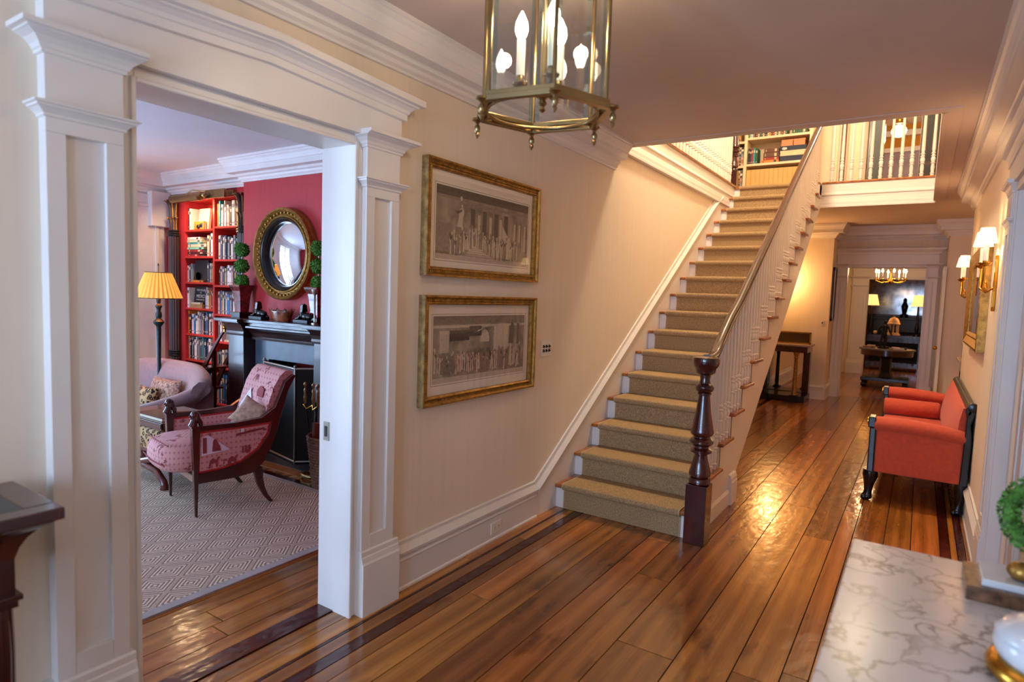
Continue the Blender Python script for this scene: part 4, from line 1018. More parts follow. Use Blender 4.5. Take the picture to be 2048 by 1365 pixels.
def sphinx(cx, label):
    y, z = 3.52, 1.24
    s_ = thing('sphinx_figurine', label, 'figurine', (cx, y, z))
    obj('base', G().box(cx - .095, cx + .10, y - .045, y + .045, z, z + .03), SLATE, s_, bev=.003)
    g = G().ball(cx + .035, y, z + .06, .062, .034, .034, 14).ball(cx + .08, y, z + .055, .034, .03, .03, 12)
    g.tube([(cx - .005, y, z + .06), (cx - .02, y, z + .1), (cx - .018, y, z + .125)], [.034, .026, .02], 10)
    g.tube([(cx - .02, y - .018, z + .07), (cx - .05, y - .018, z + .042), (cx - .088, y - .018, z + .038)], [.017, .012, .01], 8).tube([(cx - .02, y + .018, z + .07), (cx - .05, y + .018, z + .042), (cx - .088, y + .018, z + .038)], [.017, .012, .01], 8)
    g.ball(cx - .024, y, z + .142, .022, .020, .026, 12).ball(cx - .042, y, z + .138, .009, .007, .007, 8)
    g.prism([(y - .03, z + .10), (y + .03, z + .10), (y + .022, z + .16), (y, z + .172), (y - .022, z + .16)], 'x', cx - .016, cx + .012)
    g.tube([(cx + .1, y + .01, z + .05), (cx + .12, y + .02, z + .035), (cx + .09, y + .035, z + .035)], .006, 6)
    obj('sphinx', g, BLACK, s_, smooth=50)
sphinx(-3.03, 'black sphinx figurine on the mantel, between topiary and crown bowl')
sphinx(-2.37, 'black sphinx figurine on the mantel, right of the crown bowl')
cbw = thing('crown_bowl', 'gilt and tortoiseshell oval bowl with pointed crown rim on the mantel', 'bowl', (-2.70, 3.53, 1.24))
TORT = plain('tortoise_gilt', '#6e3416', .25, var=.6, vs=22, coat=.5)
n = 40; vs = []
for j, (rx, rz) in enumerate(((.11, 0), (.115, .012), (.13, .05), (.145, .085))):
    for i in range(n):
        a = 2 * PI * i / n; vs.append((-2.70 + rx * math.cos(a), 3.53 + rx * .5 * math.sin(a), 1.24 + rz))
for i in range(n):
    a = 2 * PI * i / n; h_ = .118 if i % 4 == 0 else (.098 if i % 2 == 0 else .094); rr = .158 if i % 4 == 0 else .148
    vs.append((-2.70 + rr * math.cos(a), 3.53 + rr * .5 * math.sin(a), 1.24 + h_))
fs = [(j * n + i, j * n + (i + 1) % n, (j + 1) * n + (i + 1) % n, (j + 1) * n + i) for j in range(4) for i in range(n)] + [tuple(range(n))]
o = obj('bowl', G().add(vs, fs), TORT, cbw, smooth=40); o.modifiers.new('thick', 'SOLIDIFY').thickness = .004
# small white bracket ornament near the right sphinx
wb = thing('candle_branch', 'pewter ornament on the mantel at the door jamb edge', 'ornament', (-2.2, 3.5, 1.24))
obj('stem', G().lathe(-2.2, 3.5, [(.03, 0), (.03, .01), (.008, .02), (.008, .25), (.025, .27), (.03, .3), (.01, .305)], 12, z0=1.24), STEEL, wb, smooth=40)

# fire screen, three leaves
fsn = thing('fire_screen', 'three leaf black mesh fire screen with brass frame before the hearth', 'fire screen', (-2.57, 3.46, .012))
for (a, b_) in (((-2.91, 3.50), (-2.30, 3.38)), ((-2.99, 3.56), (-2.91, 3.5)), ((-2.30, 3.38), (-2.16, 3.53))):
    p = Vector((a[0], a[1], 0)); q = Vector((b_[0], b_[1], 0)); z0, z1 = .03, .85
    g = G(); 
    for P_ in ((p, 0), (q, 0)): g.tube([(P_[0].x, P_[0].y, z0 - .018), (P_[0].x, P_[0].y, z1 + .01)], .010, 8)
    for z in (z0, z1): g.tube([(p.x, p.y, z), (q.x, q.y, z)], .010, 8)
    lf = obj('leaf_frame', g, STEEL, fsn, smooth=50)
    obj('mesh', G().add([(p.x, p.y, z0), (q.x, q.y, z0), (q.x, q.y, z1), (p.x, p.y, z1), (p.x, p.y + .003, z0), (q.x, q.y + .003, z0), (q.x, q.y + .003, z1), (p.x, p.y + .003, z1)], [(0, 1, 2, 3), (4, 5, 6, 7), (0, 1, 5, 4), (2, 3, 7, 6), (1, 2, 6, 5), (0, 3, 7, 4)]), SCREEN, lf)
    for P_ in (p, q): obj('finial', G().ball(P_.x, P_.y, z1 + .02, .014), STEEL, lf, smooth=50)
ft = thing('fireplace_tools', 'brass handled fireplace tool set on a brass stand by the hearth', 'fireplace tools', (-1.97, 3.22, 0))
tx, ty = -1.90, 3.25
g = G()
pts = [(tx + .095 * math.cos(a), ty + .07 * math.sin(a), .026) for a in [PI * .1 + PI * 1.8 * i / 16 for i in range(17)]]
g.tube(pts, .014, 8); 
for i in (1, 6, 11, 16): g.ball(pts[i][0], pts[i][1], .014, .014)
obj('base', g, ANTB, ft, smooth=50)
obj('pole', G().tube([(tx, ty + .06, .02), (tx, ty + .03, .62)], .008, 8), IRON, ft)
obj('yoke', G().tube([(tx - .09, ty - .02, .6), (tx - .04, ty - .03, .57), (tx, ty, .6), (tx + .04, ty - .03, .57), (tx + .09, ty - .01, .61)], .007, 8), BRASS, ft, smooth=50)
for i, (dx, bx) in enumerate(((-.07, .05), (.03, -.02), (.085, -.07))):
    h_ = obj(('poker', 'shovel', 'brush')[i], G().tube([(tx + bx, ty - .01 + .02 * i, .05), (tx + dx, ty - .02, .62)], .006, 6), IRON, ft)
    obj('brass_handle', G().lathe(tx + dx, ty - .02, [(.006, .60), (.012, .63), (.013, .66), (.008, .70), (.012, .72), (.008, .73), (.006, .745), (.012, .755), (.014, .77), (.010, .782), (.003, .787)], 12), ANTB, h_, smooth=50)
bk = thing('log_basket', 'brown wicker log basket beside the fireplace, cut by the door jamb', 'basket', (-1.62, 3.2, 0))
g = G(); n = 28
for j in range(18):
    z = .012 + j * .023; r = .125 + .045 * (j / 17)
    g.tube([(-1.62 + (r + .004 * ((i + j) % 2)) * math.cos(2 * PI * i / n), 3.2 + (r + .004 * ((i + j) % 2)) * math.sin(2 * PI * i / n), z) for i in range(n + 1)], .012, 5)
obj('wicker', g, plain('wicker', '#6a4630', .8, var=.3, vs=60), bk)['kind'] = 'stuff'
lg = G()
for i in range(4): lg.tube([(-1.70 + i * .05, 3.12 + i * .03, .08), (-1.70 + i * .055, 3.14 + i * .03, .50 - .02 * i)], .042, 9)
obj('logs', lg, plain('cut_log', '#6e3a26', .8, var=.3), bk)

# ------------------------------------------------------------------ PINK TOILE ARMCHAIR  (local: s = depth towards back, z up, t = sideways away from viewer)
A0 = Vector((-1.714, 2.182, 0)); dS = Vector((.2073, .9783, 0)); dT = Vector((-.9783, .2073, 0))
CHAIRW = wood('armchair_mahogany', '#260f0b', '#4a2016', .25, (8, 8, 2), .4)
ch = thing('armchair', 'pink toile armchair with dark wood frame and carved head arm posts', 'armchair', (-1.95, 2.45, .0125))
def CH(g): return g.map(lambda s_, t_, z: tuple(A0 + dS * s_ + dT * t_ + Vector((0, 0, z + .0125))))
WD = .60
rail_top = [(-.005, .612), (.245, .607), (.425, .621), (.487, .661), (.519, .683), (.551, .759), (.593, .862), (.655, .912), (.672, .903), (.615, .796), (.573, .651), (.541, .527), (.499, .405), (.437, .299), (.375, .24), (.25, .225), (.0, .225),
            (.0, .293), (.168, .302), (.284, .327), (.405, .401), (.478, .506), (.493, .584), (.245, .575), (-.005, .576)]
panel = [(.0, .574), (.245, .573), (.492, .583), (.477, .505), (.404, .40), (.284, .326), (.168, .301), (.0, .292)]
inset = [(.018, .560), (.245, .560), (.475, .568), (.462, .510), (.392, .412), (.277, .341), (.165, .316), (.018, .307)]
# prism helper: poly (s,z) extruded along t
def side(t0, t1, poly): return G().prism([(a, b) for a, b in poly], 'y', t0, t1)
for t0 in (0, WD - .045):
    fo = t0 == 0
    obj('side_frame', CH(side(t0, t0 + .045, rail_top)), CHAIRW, ch, bev=.004)
    obj('side_panel', CH(side(t0 + .008, t0 + .036, panel)), PIPING, ch)
    pn = obj('toile_panel', CH(side(t0 + .004, t0 + .040, inset)), TOILE, ch)
    if fo:
        obj('print_white', CH(side(t0 + .002, t0 + .004, [(.03, .53), (.07, .545), (.21, .43), (.03, .41)])), TOILEW, pn)
        g = side(t0 + .0005, t0 + .002, [(.035, .53), (.06, .53), (.06, .425), (.035, .425)])
        g.join(side(t0 + .0005, t0 + .002, [(.095, .43), (.10, .50), (.11, .515), (.125, .50), (.145, .46), (.15, .43)]))
        for (a, b_) in ((.07, .34), (.19, .335)): 
            g.join(side(t0 + .0005, t0 + .004, [(a, b_ - .02), (a + .01, b_ + .03), (a + .03, b_ + .045), (a + .05, b_ + .03), (a + .06, b_ + .05), (a + .075, b_ + .05), (a + .06, b_ + .025), (a + .058, b_ - .02), (a + .05, b_ - .02), (a + .045, b_ + .01), (a + .018, b_ + .008), (a + .01, b_ - .02)]))
        for a in (.29, .31, .33): g.join(side(t0 + .0005, t0 + .004, [(a, .39), (a + .011, .39), (a + .011, .44), (a, .44)]))
        g.join(side(t0 + .0005, t0 + .004, [(.25, .515), (.44, .54), (.44, .55), (.36, .545), (.25, .53)]))
        o_ = obj('print_red', CH(g), TOILER, pn); o_['kind'] = 'stuff'
        obj('print_white', CH(side(t0 + .002, t0 + .004, [(.285, .52), (.305, .52), (.305, .56), (.285, .56)])), TOILEW, pn)
    # front leg, tapering, with carved head on top
    lg_ = obj('front_leg', CH(G().add([(-.018 + .010, t0 + .012, 0), (.018 - .012, t0 + .012, 0), (.018 - .012, t0 + .034, 0), (-.008, t0 + .034, 0), (-.03, t0 - .004, .60), (.02, t0 - .004, .60), (.02, t0 + .05, .60), (-.03, t0 + .05, .60)],
        [(0, 1, 2, 3), (4, 5, 6, 7), (0, 1, 5, 4), (1, 2, 6, 5), (2, 3, 7, 6), (3, 0, 4, 7)])), CHAIRW, ch, bev=.003)
    g = G().box(-.034, .024, t0 - .006, t0 + .052, .60, .612).ball(-.008, t0 + .023, .682, .026, .024, .032, 14).tube([(-.02, t0 + .023, .612), (-.012, t0 + .023, .64), (-.006, t0 + .023, .665)], [.028, .022, .018], 10)
    g.ball(-.034, t0 + .023, .678, .008, .007, .009, 8).ball(.006, t0 + .023, .672, .022, .029, .036, 12).ball(-.028, t0 + .023, .664, .009, .012, .006, 8).tube([(.01, t0 + .023, .66), (.03, t0 + .023, .63), (.03, t0 + .023, .61)], [.02, .016, .014], 8)
    obj('carved_head', CH(g), CHAIRW, lg_, smooth=50)
    rl = [(.431, .27), (.375, .25), (.385, .2), (.396, .155), (.42, .10), (.448, .05), (.482, .006), (.506, .0), (.508, .012), (.475, .06), (.452, .12), (.44, .18), (.438, .25)]
    obj('rear_leg', CH(side(t0 + .006, t0 + .040, rl)), CHAIRW, ch, bev=.003)
obj('front_apron', CH(G().prism([(0.03, .235), (WD - .03, .235), (WD - .03, .28), (.03, .28)], 'x', -.02, .02)), plain('bare_tan_rail', '#8a6a52', .6), ch, bev=.003)
# cushion: rounded block bulging forward
g = G(); nx, ny = 14, 10; vs = []
def cushion_pt(th, ph, c, r, e=.45):
    f = lambda w_, m: math.copysign(abs(w_) ** m, w_)
    return (c[0] + r[0] * f(math.cos(th), e) * f(math.cos(ph), e), c[1] + r[1] * f(math.sin(th), e) * f(math.cos(ph), e), c[2] + r[2] * f(math.sin(ph), e))
def superell(c, r, e=.45, nu=28, nv=14, m=0):
    vs = []; 
    for j in range(nv + 1):
        ph = -PI / 2 + PI * j / nv
        for i in range(nu): vs.append(cushion_pt(2 * PI * i / nu, ph, c, r, e))
    fs = [(j * nu + i, j * nu + (i + 1) % nu, (j + 1) * nu + (i + 1) % nu, (j + 1) * nu + i) for j in range(nv) for i in range(nu)]
    return G().add(vs, fs, m)
def pillow_g(a, b, c, n=12):
    vs = []; 
    for sg in (-1, 1):
        for j in range(n + 1):
            for i in range(n + 1):
                u_, v_ = -1 + 2 * i / n, -1 + 2 * j / n
                e = max(0, (1 - u_ ** 4)) ** .5 * max(0, (1 - v_ ** 4)) ** .5
                pin = 1 - .10 * (1 - abs(u_) ** 2) * abs(v_) ** 2; pin2 = 1 - .10 * (1 - abs(v_) ** 2) * abs(u_) ** 2
                vs.append((a * u_ * pin2, sg * (b * e + .002), c * v_ * pin))
    N = (n + 1) ** 2; fs = []
    for s_ in (0, 1):
        for j in range(n):
            for i in range(n):
                q_ = s_ * N + j * (n + 1) + i; fs.append((q_, q_ + 1, q_ + n + 2, q_ + n + 1))
    bd = [i for i in range(n + 1)] + [j * (n + 1) + n for j in range(1, n + 1)] + [n * (n + 1) + i for i in range(n - 1, -1, -1)] + [j * (n + 1) for j in range(n - 1, 0, -1)]
    for i in range(len(bd)): p_, q_ = bd[i], bd[(i + 1) % len(bd)]; fs.append((p_, q_, q_ + N, p_ + N))
    return G().add(vs, fs)
cu_ = obj('seat_cushion', CH(superell((.14, WD / 2, .39), (.335, .262, .118), .55)), TOILE, ch, smooth=80)
g = G().tube([(-.15, .08, .485), (-.175, .3, .50), (-.15, .52, .485)], .004, 6).tube([(-.18, .06, .36), (-.20, .3, .36), (-.18, .54, .36)], .004, 6)
obj('piping', CH(g), TOILER, cu_)
# curved scroll back upholstery between the side frames
bp_in = [(.38, .45), (.44, .55), (.478, .66), (.50, .73), (.53, .82), (.575, .90), (.615, .935), (.655, .935), (.675, .915), (.66, .895), (.615, .86), (.575, .78), (.54, .66), (.51, .54), (.46, .44)]
bk_ = obj('back_upholstery', CH(side(.05, WD - .05, bp_in)), TOILE, ch, smooth=50)
def on_back(pts2):  # small flat print facing forward on back: (t, f along the back 0..1)
    line = [(.435, .555), (.474, .663), (.496, .733), (.526, .822), (.571, .902)]
    def at(f):
        f *= 4; i = min(3, int(f)); q = f - i; return (line[i][0] * (1 - q) + line[i + 1][0] * q, line[i][1] * (1 - q) + line[i + 1][1] * q)
    vs = [(at(f)[0] - .0035, t_, at(f)[1] + .001) for t_, f in pts2]
    return G().add(vs, [tuple(range(len(vs)))])
obj('print_white', CH(on_back([(.5, .12), (.5, .2), (.40, .62), (.32, .35), (.30, .08)])), TOILEW, bk_)
g = on_back([(.44, .15), (.44, .38), (.42, .38), (.42, .15)])
for a in (.41, .38): g.join(on_back([(a, .15), (a, .42), (a - .016, .42), (a - .016, .15)]))
g.join(on_back([(.26, .5), (.28, .62), (.24, .72), (.17, .66), (.16, .5)])).join(on_back([(.42, .78), (.40, .92), (.38, .92), (.35, .8), (.37, .8), (.39, .88), (.41, .78)]))
g.map(lambda x, y, z: (x - .0015, y, z))
obj('print_red', CH(g), TOILER, bk_)['kind'] = 'stuff'
pw_ = obj('throw_pillow', pillow_g(.115, .042, .105).xf(Matrix.Rotation(.55, 4, 'Y')).xf(Matrix.Rotation(-.55, 4, 'X')).xf(Matrix.Rotation(.75, 4, 'Z')).map(lambda x, y, z: (x - 1.76, y + 2.60, z + .64)), TANPILLOW, smooth=80)
tag(pw_, 'small tan silk pillow tucked against the back of the pink armchair', 'pillow')

# ------------------------------------------------------------------ LEOPARD BENCH WITH TRAY, X FRAME
bn = thing('ottoman_bench', 'leopard print upholstered bench on dark curved X legs in the library', 'bench', (-2.75, 2.55, .0125))
BZ = .0125
obj('seat', superell((-2.80, 2.50, .385), (.405, .22, .085), .25), LEOPARD, bn, smooth=80)
obj('seat_rail', G().box(-3.19, -2.41, 2.29, 2.71, .285, .325), MAHOG2, bn, bev=.006)
for yy in (2.34, 2.67):
    for sg in (-1, 1):
        cx = -2.80
        pts = [(cx - sg * .38, yy, .30), (cx - sg * .28, yy, .24), (cx, yy, .165), (cx + sg * .24, yy, .135), (cx + sg * .35, yy, .07), (cx + sg * .37, yy, .03), (cx + sg * .35, yy, BZ + .01)]
        obj('leg', G().tube(pts, [.026, .028, .03, .026, .024, .028, .03], 10), MAHOG2, bn, smooth=60)
tr = thing('tray', 'dark wooden butler tray resting on the leopard bench', 'tray', (-2.78, 2.55, .472))
obj('board', G().box(-3.18, -2.40, 2.30, 2.73, .472, .482), MAHOG2, tr)
obj('rim', G().box(-3.18, -2.40, 2.30, 2.315, .482, .52).box(-3.18, -2.40, 2.715, 2.73, .482, .52).box(-3.18, -3.165, 2.3, 2.73, .482, .52).box(-2.415, -2.40, 2.3, 2.73, .482, .52).box(-3.18, -2.40, 2.3, 2.73, .512, .52), MAHOG2, tr, bev=.003)
for i, (a, b_, y0, y1, z, c, lb_) in enumerate(((-2.86, -2.47, 2.34, 2.54, .52, 'black', 'large dark coffee table book lying on the tray, near side'), (-2.84, -2.50, 2.54, 2.68, .52, 'slate', 'dark coffee table book lying behind the large one on the tray'))):
    g = G().box(a, b_, y0, y1, z, z + .003).box(a, b_, y0, y1, z + .022, z + .025).box(a + .003, b_ - .004, y0 + .004, y1 - .004, z + .003, z + .022, 1).box(a, a + .003, y0, y1, z, z + .025)
    if i == 1: g.map(lambda x, y, z: (x, y + .02, z))
    tag(obj('coffee_table_book', g, [BM[c], PAGE]), lb_, 'book')

# ------------------------------------------------------------------ LILAC CHAIR, FLOOR LAMP, LIBRARY STEPS
lc = thing('loveseat', 'lilac velvet rolled back loveseat behind the leopard bench', 'sofa', (-4.05, 3.05, .0125))
LSH = lambda g: g.map(lambda x, y, z: (x - .36, y + .2, z * (.92 if z > .3 else 1)))
def backpt(u_, v_):  # u across (-1..1), v up
    x = -3.72 + .80 * u_; yb = 3.06 - .22 * abs(u_) ** 3.2
    return x, yb
vs = []; nu, prof = 26, [(.0, .16, .02), (-.09, .16, .02), (-.11, .35, .0), (-.10, .55, .01), (-.07, .70, .02), (-.035, .80, .04), (.01, .845, .06), (.07, .84, .10), (.10, .80, .12), (.09, .74, .1), (.03, .66, .05), (.0, .5, .02)]
for i in range(nu + 1):
    u_ = -1 + 2 * i / nu; x, yb = backpt(u_, 0); drop = .12 * abs(u_) ** 4
    for dy, z, fl_ in prof: vs.append((x + fl_ * .9 * u_ ** 3, yb + dy, z - (drop if z > .5 else 0)))
n = len(prof); fs = [(i * n + j, i * n + (j + 1) % n, (i + 1) * n + (j + 1) % n, (i + 1) * n + j) for i in range(nu) for j in range(n)] + [tuple(range(n)), tuple(nu * n + j for j in range(n))]
obj('backrest', LSH(G().add(vs, fs)), LILAC, lc, smooth=70)
for sg in (-1, 1):
    X = -3.72 + sg * .74
    ap = [(X, 3.0, .64), (X + sg * .03, 2.86, .585), (X + sg * .035, 2.7, .53), (X + sg * .03, 2.55, .50), (X, 2.42, .47), (X - sg * .02, 2.36, .44)]
    obj('arm', LSH(G().tube(ap, [.075, .08, .08, .08, .078, .05], 14)), LILAC, lc, smooth=70)
    obj('arm_side', LSH(G().prism([(2.40, .14), (3.04, .14), (3.04, .62), (2.8, .56), (2.55, .5), (2.40, .45)], 'x', X - .05, X + .05)), LILAC, lc, bev=.02)
    for yy in (2.42, 3.0): obj('leg', LSH(G().lathe(X, yy, [(.016, .0), (.024, .12), (.024, .14)], 10, z0=BZ)), MAHOG2, lc, smooth=40)
obj('seat_cushion', LSH(superell((-3.72, 2.67, .34), (.70, .34, .10), .3)), LILAC, lc, smooth=80)
obj('seat_base', LSH(G().box(-4.42, -3.02, 2.36, 3.0, .14, .27)), LILAC, lc, bev=.02)
tag(obj('pillow', pillow_g(.25, .06, .14).xf(Matrix.Rotation(-.25, 4, 'X')).map(lambda x, y, z: (x - 3.84, y + 3.06, z + .50)), PAISLEY, smooth=80), 'tan and rust patterned lumbar pillow on the lilac loveseat, rear one', 'pillow')
tag(obj('pillow', pillow_g(.17, .05, .10).xf(Matrix.Rotation(-.4, 4, 'X')).map(lambda x, y, z: (x - 3.92, y + 2.92, z + .47)), LEOPARD, smooth=80), 'small leopard print pillow in front of the rust patterned one', 'pillow')

fx, fy = -4.22, 3.2
fo_ = thing('floor_lamp', 'dark verdigris floor lamp with lit pleated yellow shade by the bookcase', 'floor lamp', (fx, fy, 0))
g = G(); n = 64; vs = []
for r, z in ((.405 * .5 + .005, 1.655), (.37, 1.40)):
    for i in range(n):
        a = 2 * PI * i / n; rr = (.115 if z > 1.5 else .215) + (.004 if i % 2 else -.004); vs.append((rr * math.cos(a), rr * math.sin(a), z))
sh = obj('shade', G().add(vs, [(i, (i + 1) % n, n + (i + 1) % n, n + i) for i in range(n)]), SHADEP, fo_, world=False); sh.modifiers.new('t', 'SOLIDIFY').thickness = .002
obj('shade_trim', G().tube([(.216 * math.cos(2 * PI * i / 48), .216 * math.sin(2 * PI * i / 48), 1.40) for i in range(49)], .005, 6).tube([(.116 * math.cos(2 * PI * i / 48), .116 * math.sin(2 * PI * i / 48), 1.655) for i in range(49)], .005, 6), ANTB, fo_, world=False)
VERD = plain('verdigris_bronze', '#1f3034', .35, .5, var=.2)
obj('stem', G().lathe(0, 0, [(r_ * .68, z_) for r_, z_ in [(.016, .30), (.022, .5), (.026, .8), (.030, .98), (.033, 1.06), (.032, 1.11), (.046, 1.125), (.074, 1.15), (.076, 1.165), (.05, 1.18), (.034, 1.195), (.044, 1.215), (.042, 1.25), (.028, 1.27), (.034, 1.30), (.046, 1.31), (.046, 1.325),
      (.024, 1.345), (.034, 1.37), (.032, 1.40), (.02, 1.43), (.01, 1.5), (.006, 1.72), (.012, 1.73), (.004, 1.75)]], 20), VERD, fo_, world=False, smooth=40)
for i in range(3):
    a = 2 * PI * i / 3 + .3
    obj('foot', G().tube([(.0, 0, .32), (.06 * math.cos(a), .06 * math.sin(a), .24), (.12 * math.cos(a), .12 * math.sin(a), .10), (.2 * math.cos(a), .2 * math.sin(a), .02)], [.014, .014, .012, .014], 8), VERD, fo_, world=False, smooth=50)
lamp('floor_lamp_bulb', 'POINT', (fx, fy, 1.52), 9, WARM2, .05)

ls = thing('library_steps', 'dark mahogany library steps leaning towards the mantel, brass knob on top', 'library steps', (-3.95, 3.45, 0))
def rail(y, dx, nm='side_rail', top=1.13):
    pts = []
    for i in range(9):
        q = i / 8; x = -4.30 + .55 * q + .30 * q ** 2.2 + dx; pts.append((x, top * q))
    pl_ = [(x, z) for x, z in pts] + [(x + .135 * (1 - .80 * (i / 8)), z) for i, (x, z) in reversed(list(enumerate(pts)))]
    return obj(nm, G().prism(pl_, 'y', y, y + .022), MAHOG, ls, bev=.003)
rail(3.42, .0); rail(3.66, -.03)
for z, q in ((.26, .23), (.49, .43), (.73, .65)):
    x = -4.30 + .55 * q + .30 * q ** 2.2
    obj('step', G().box(x - .03, x + .15, 3.42, 3.68, z - .02, z), MAHOG2, ls, bev=.003)
obj('back_leg', G().box(-3.70, -3.67, 3.45, 3.48, 0, .9), MAHOG, ls); obj('back_leg', G().box(-3.72, -3.69, 3.64, 3.67, 0, .9), MAHOG, ls)
obj('brass_knob', G().ball(-3.44, 3.43, 1.145, .022).lathe(-3.44, 3.43, [(.012, 1.10), (.012, 1.13)], 10), BRASS, ls, smooth=50)
# white panelled window wall on the left of the library
for i, (a, b_) in enumerate(((2.3, 3.30), (3.36, 3.80))):
    s_ = struct('trim_%d' % (21 + i), G().box(-5.3, -5.275, a, b_, 0, 2.56), LIBTRIM)
    obj('panel_moulding', G().box(-5.275, -5.26, a + .07, a + .10, .2, 2.45).box(-5.275, -5.26, b_ - .10, b_ - .07, .2, 2.45).box(-5.275, -5.26, a + .07, b_ - .07, 2.42, 2.45), LIBTRIM, s_)
obj_ = struct('trim_23', G().box(-5.3, -5.2, 3.62, 3.84, 2.2, 2.6), LIBTRIM, bev=.01)
# ------------------------------------------------------------------ HALL LANTERN
BEVG = glassm('bevelled_glass', (.62, .80, .76, 1), .16, .05)
lx, ly = 1.0, 1.92
ln = thing('hanging_lantern', 'hexagonal brass and glass hanging lantern with lit candle bulbs near the ceiling', 'lantern', (lx, ly, 2.12))
def hexp(r, z, rot=10): return [(lx + r * math.cos(math.radians(rot + 60 * i)), ly + r * math.sin(math.radians(rot + 60 * i)), z) for i in range(6)]
LB, LT, RR = 2.225, 2.72, .232
for i in range(6):
    a, b_ = hexp(RR, LB)[i], hexp(RR, LB)[(i + 1) % 6]
    bar = G().tube([(a[0], a[1], LB - .01), (a[0], a[1], LT)], .0075, 8)
    obj('corner_bar', bar, ANTB, ln, smooth=50)
    c0, c1 = Vector(a), Vector(b_); mid = (c0 + c1) / 2; inn = (Vector((lx, ly, LB)) - mid).normalized() * .002
    v = [c0, c1, c1 + Vector((0, 0, LT - LB)), c0 + Vector((0, 0, LT - LB))]
    gp = obj('glass_pane', G().add([tuple(p) for p in v], [(0, 1, 2, 3)]), GLASS, ln)
    ax = (c1 - c0).normalized(); inn2 = inn * 1.5
    for q0, q1 in ((c0 + ax * .012, c0 + ax * .026), (c1 - ax * .026, c1 - ax * .012)):
        obj('bevelled_edge', G().add([tuple(q0 + inn2), tuple(q1 + inn2), tuple(q1 + inn2 + Vector((0, 0, LT - LB))), tuple(q0 + inn2 + Vector((0, 0, LT - LB)))], [(0, 1, 2, 3)]), BEVG, gp)
    o_ = hexp(.258, LB - .028)[i]
    fn_ = obj('finial', G().lathe(o_[0], o_[1], [(.004, .012), (.018, .008), (.020, .0), (.010, -.006), (.006, -.014), (.011, -.024), (.012, -.034), (.006, -.044), (.009, -.052), (.004, -.062), (.001, -.066)], 12, z0=LB - .028), ANTB, ln, smooth=45)
def hexring(r0, r1, z0, z1, nm):
    g = G(); p = [hexp(r0, z0), hexp(r1, z0), hexp(r1, z1), hexp(r0, z1)]
    vs = sum(p, []); fs = [(j * 6 + i, j * 6 + (i + 1) % 6, ((j + 1) % 4) * 6 + (i + 1) % 6, ((j + 1) % 4) * 6 + i) for j in range(4) for i in range(6)]
    return obj(nm, g.add(vs, fs), ANTB, ln, bev=.002)
hexring(.222, .246, LB - .012, LB + .004, 'bottom_rail'); hexring(.232, .262, LB - .032, LB - .014, 'bottom_flange'); hexring(.216, .25, LT - .005, LT + .02, 'top_rail')
obj('inner_ring', G().tube([(lx + .198 * math.cos(2 * PI * i / 48), ly + .198 * math.sin(2 * PI * i / 48), LB - .022) for i in range(49)], .007, 8), ANTB, ln, smooth=60)
g = G()
for i in range(6):
    a = hexp(.24, LB - .022)[i]; b_ = hexp(.198, LB - .022)[i]; g.tube([a, b_], .006, 6)
    m1 = hexp(.22, LB - .022, 40)[i]; m2 = hexp(.198, LB - .022, 40)[i]; g.tube([m1, m2], .007, 6)
obj('ring_strut', g, ANTB, ln)
obj('hub', G().lathe(lx, ly, [(.004, -.07), (.012, -.062), (.008, -.05), (.016, -.04), (.01, -.028), (.02, -.018), (.045, -.006), (.048, .004), (.03, .012), (.012, .02), (.010, .52), (.03, .54)], 20, z0=LB + .05), ANTB, ln, smooth=45)
g = G()
for i in range(6): g.tube([hexp(.23, LT + .01)[i], (lx, ly, LT + .075)], .006, 6)
obj('canopy', g.lathe(lx, ly, [(.03, LT + .04), (.05, LT + .07), (.05, LT + .078), (.01, LT + .08)], 16), ANTB, ln)
for i in range(3):
    a = math.radians(200 + 120 * i); cx, cy = lx + .085 * math.cos(a), ly + .085 * math.sin(a)
    ar = obj('candle_arm', G().tube([(lx, ly, LB + .06), (lx + .05 * math.cos(a), ly + .05 * math.sin(a), LB + .04), (cx, cy, LB + .075)], .006, 8).lathe(cx, cy, [(.008, 0), (.026, .008), (.028, .014), (.013, .018), (.014, .04), (.01, .045)], 14, z0=LB + .07), ANTB, ln, smooth=50)
    obj('candle_sleeve', G().lathe(cx, cy, [(.0155, 0), (.0155, .125)], 16, z0=LB + .11), CANDLE, ar, smooth=40)
    obj('bulb', G().lathe(cx, cy, [(.008, 0), (.018, .015), (.024, .035), (.021, .06), (.010, .085), (.002, .10)], 16, z0=LB + .235), BULB, ar, smooth=60)
    lamp('lantern_bulb', 'POINT', (lx + .10 * math.cos(a), ly + .10 * math.sin(a), LB + .29), 6.5, (1.0, .70, .42), .03)

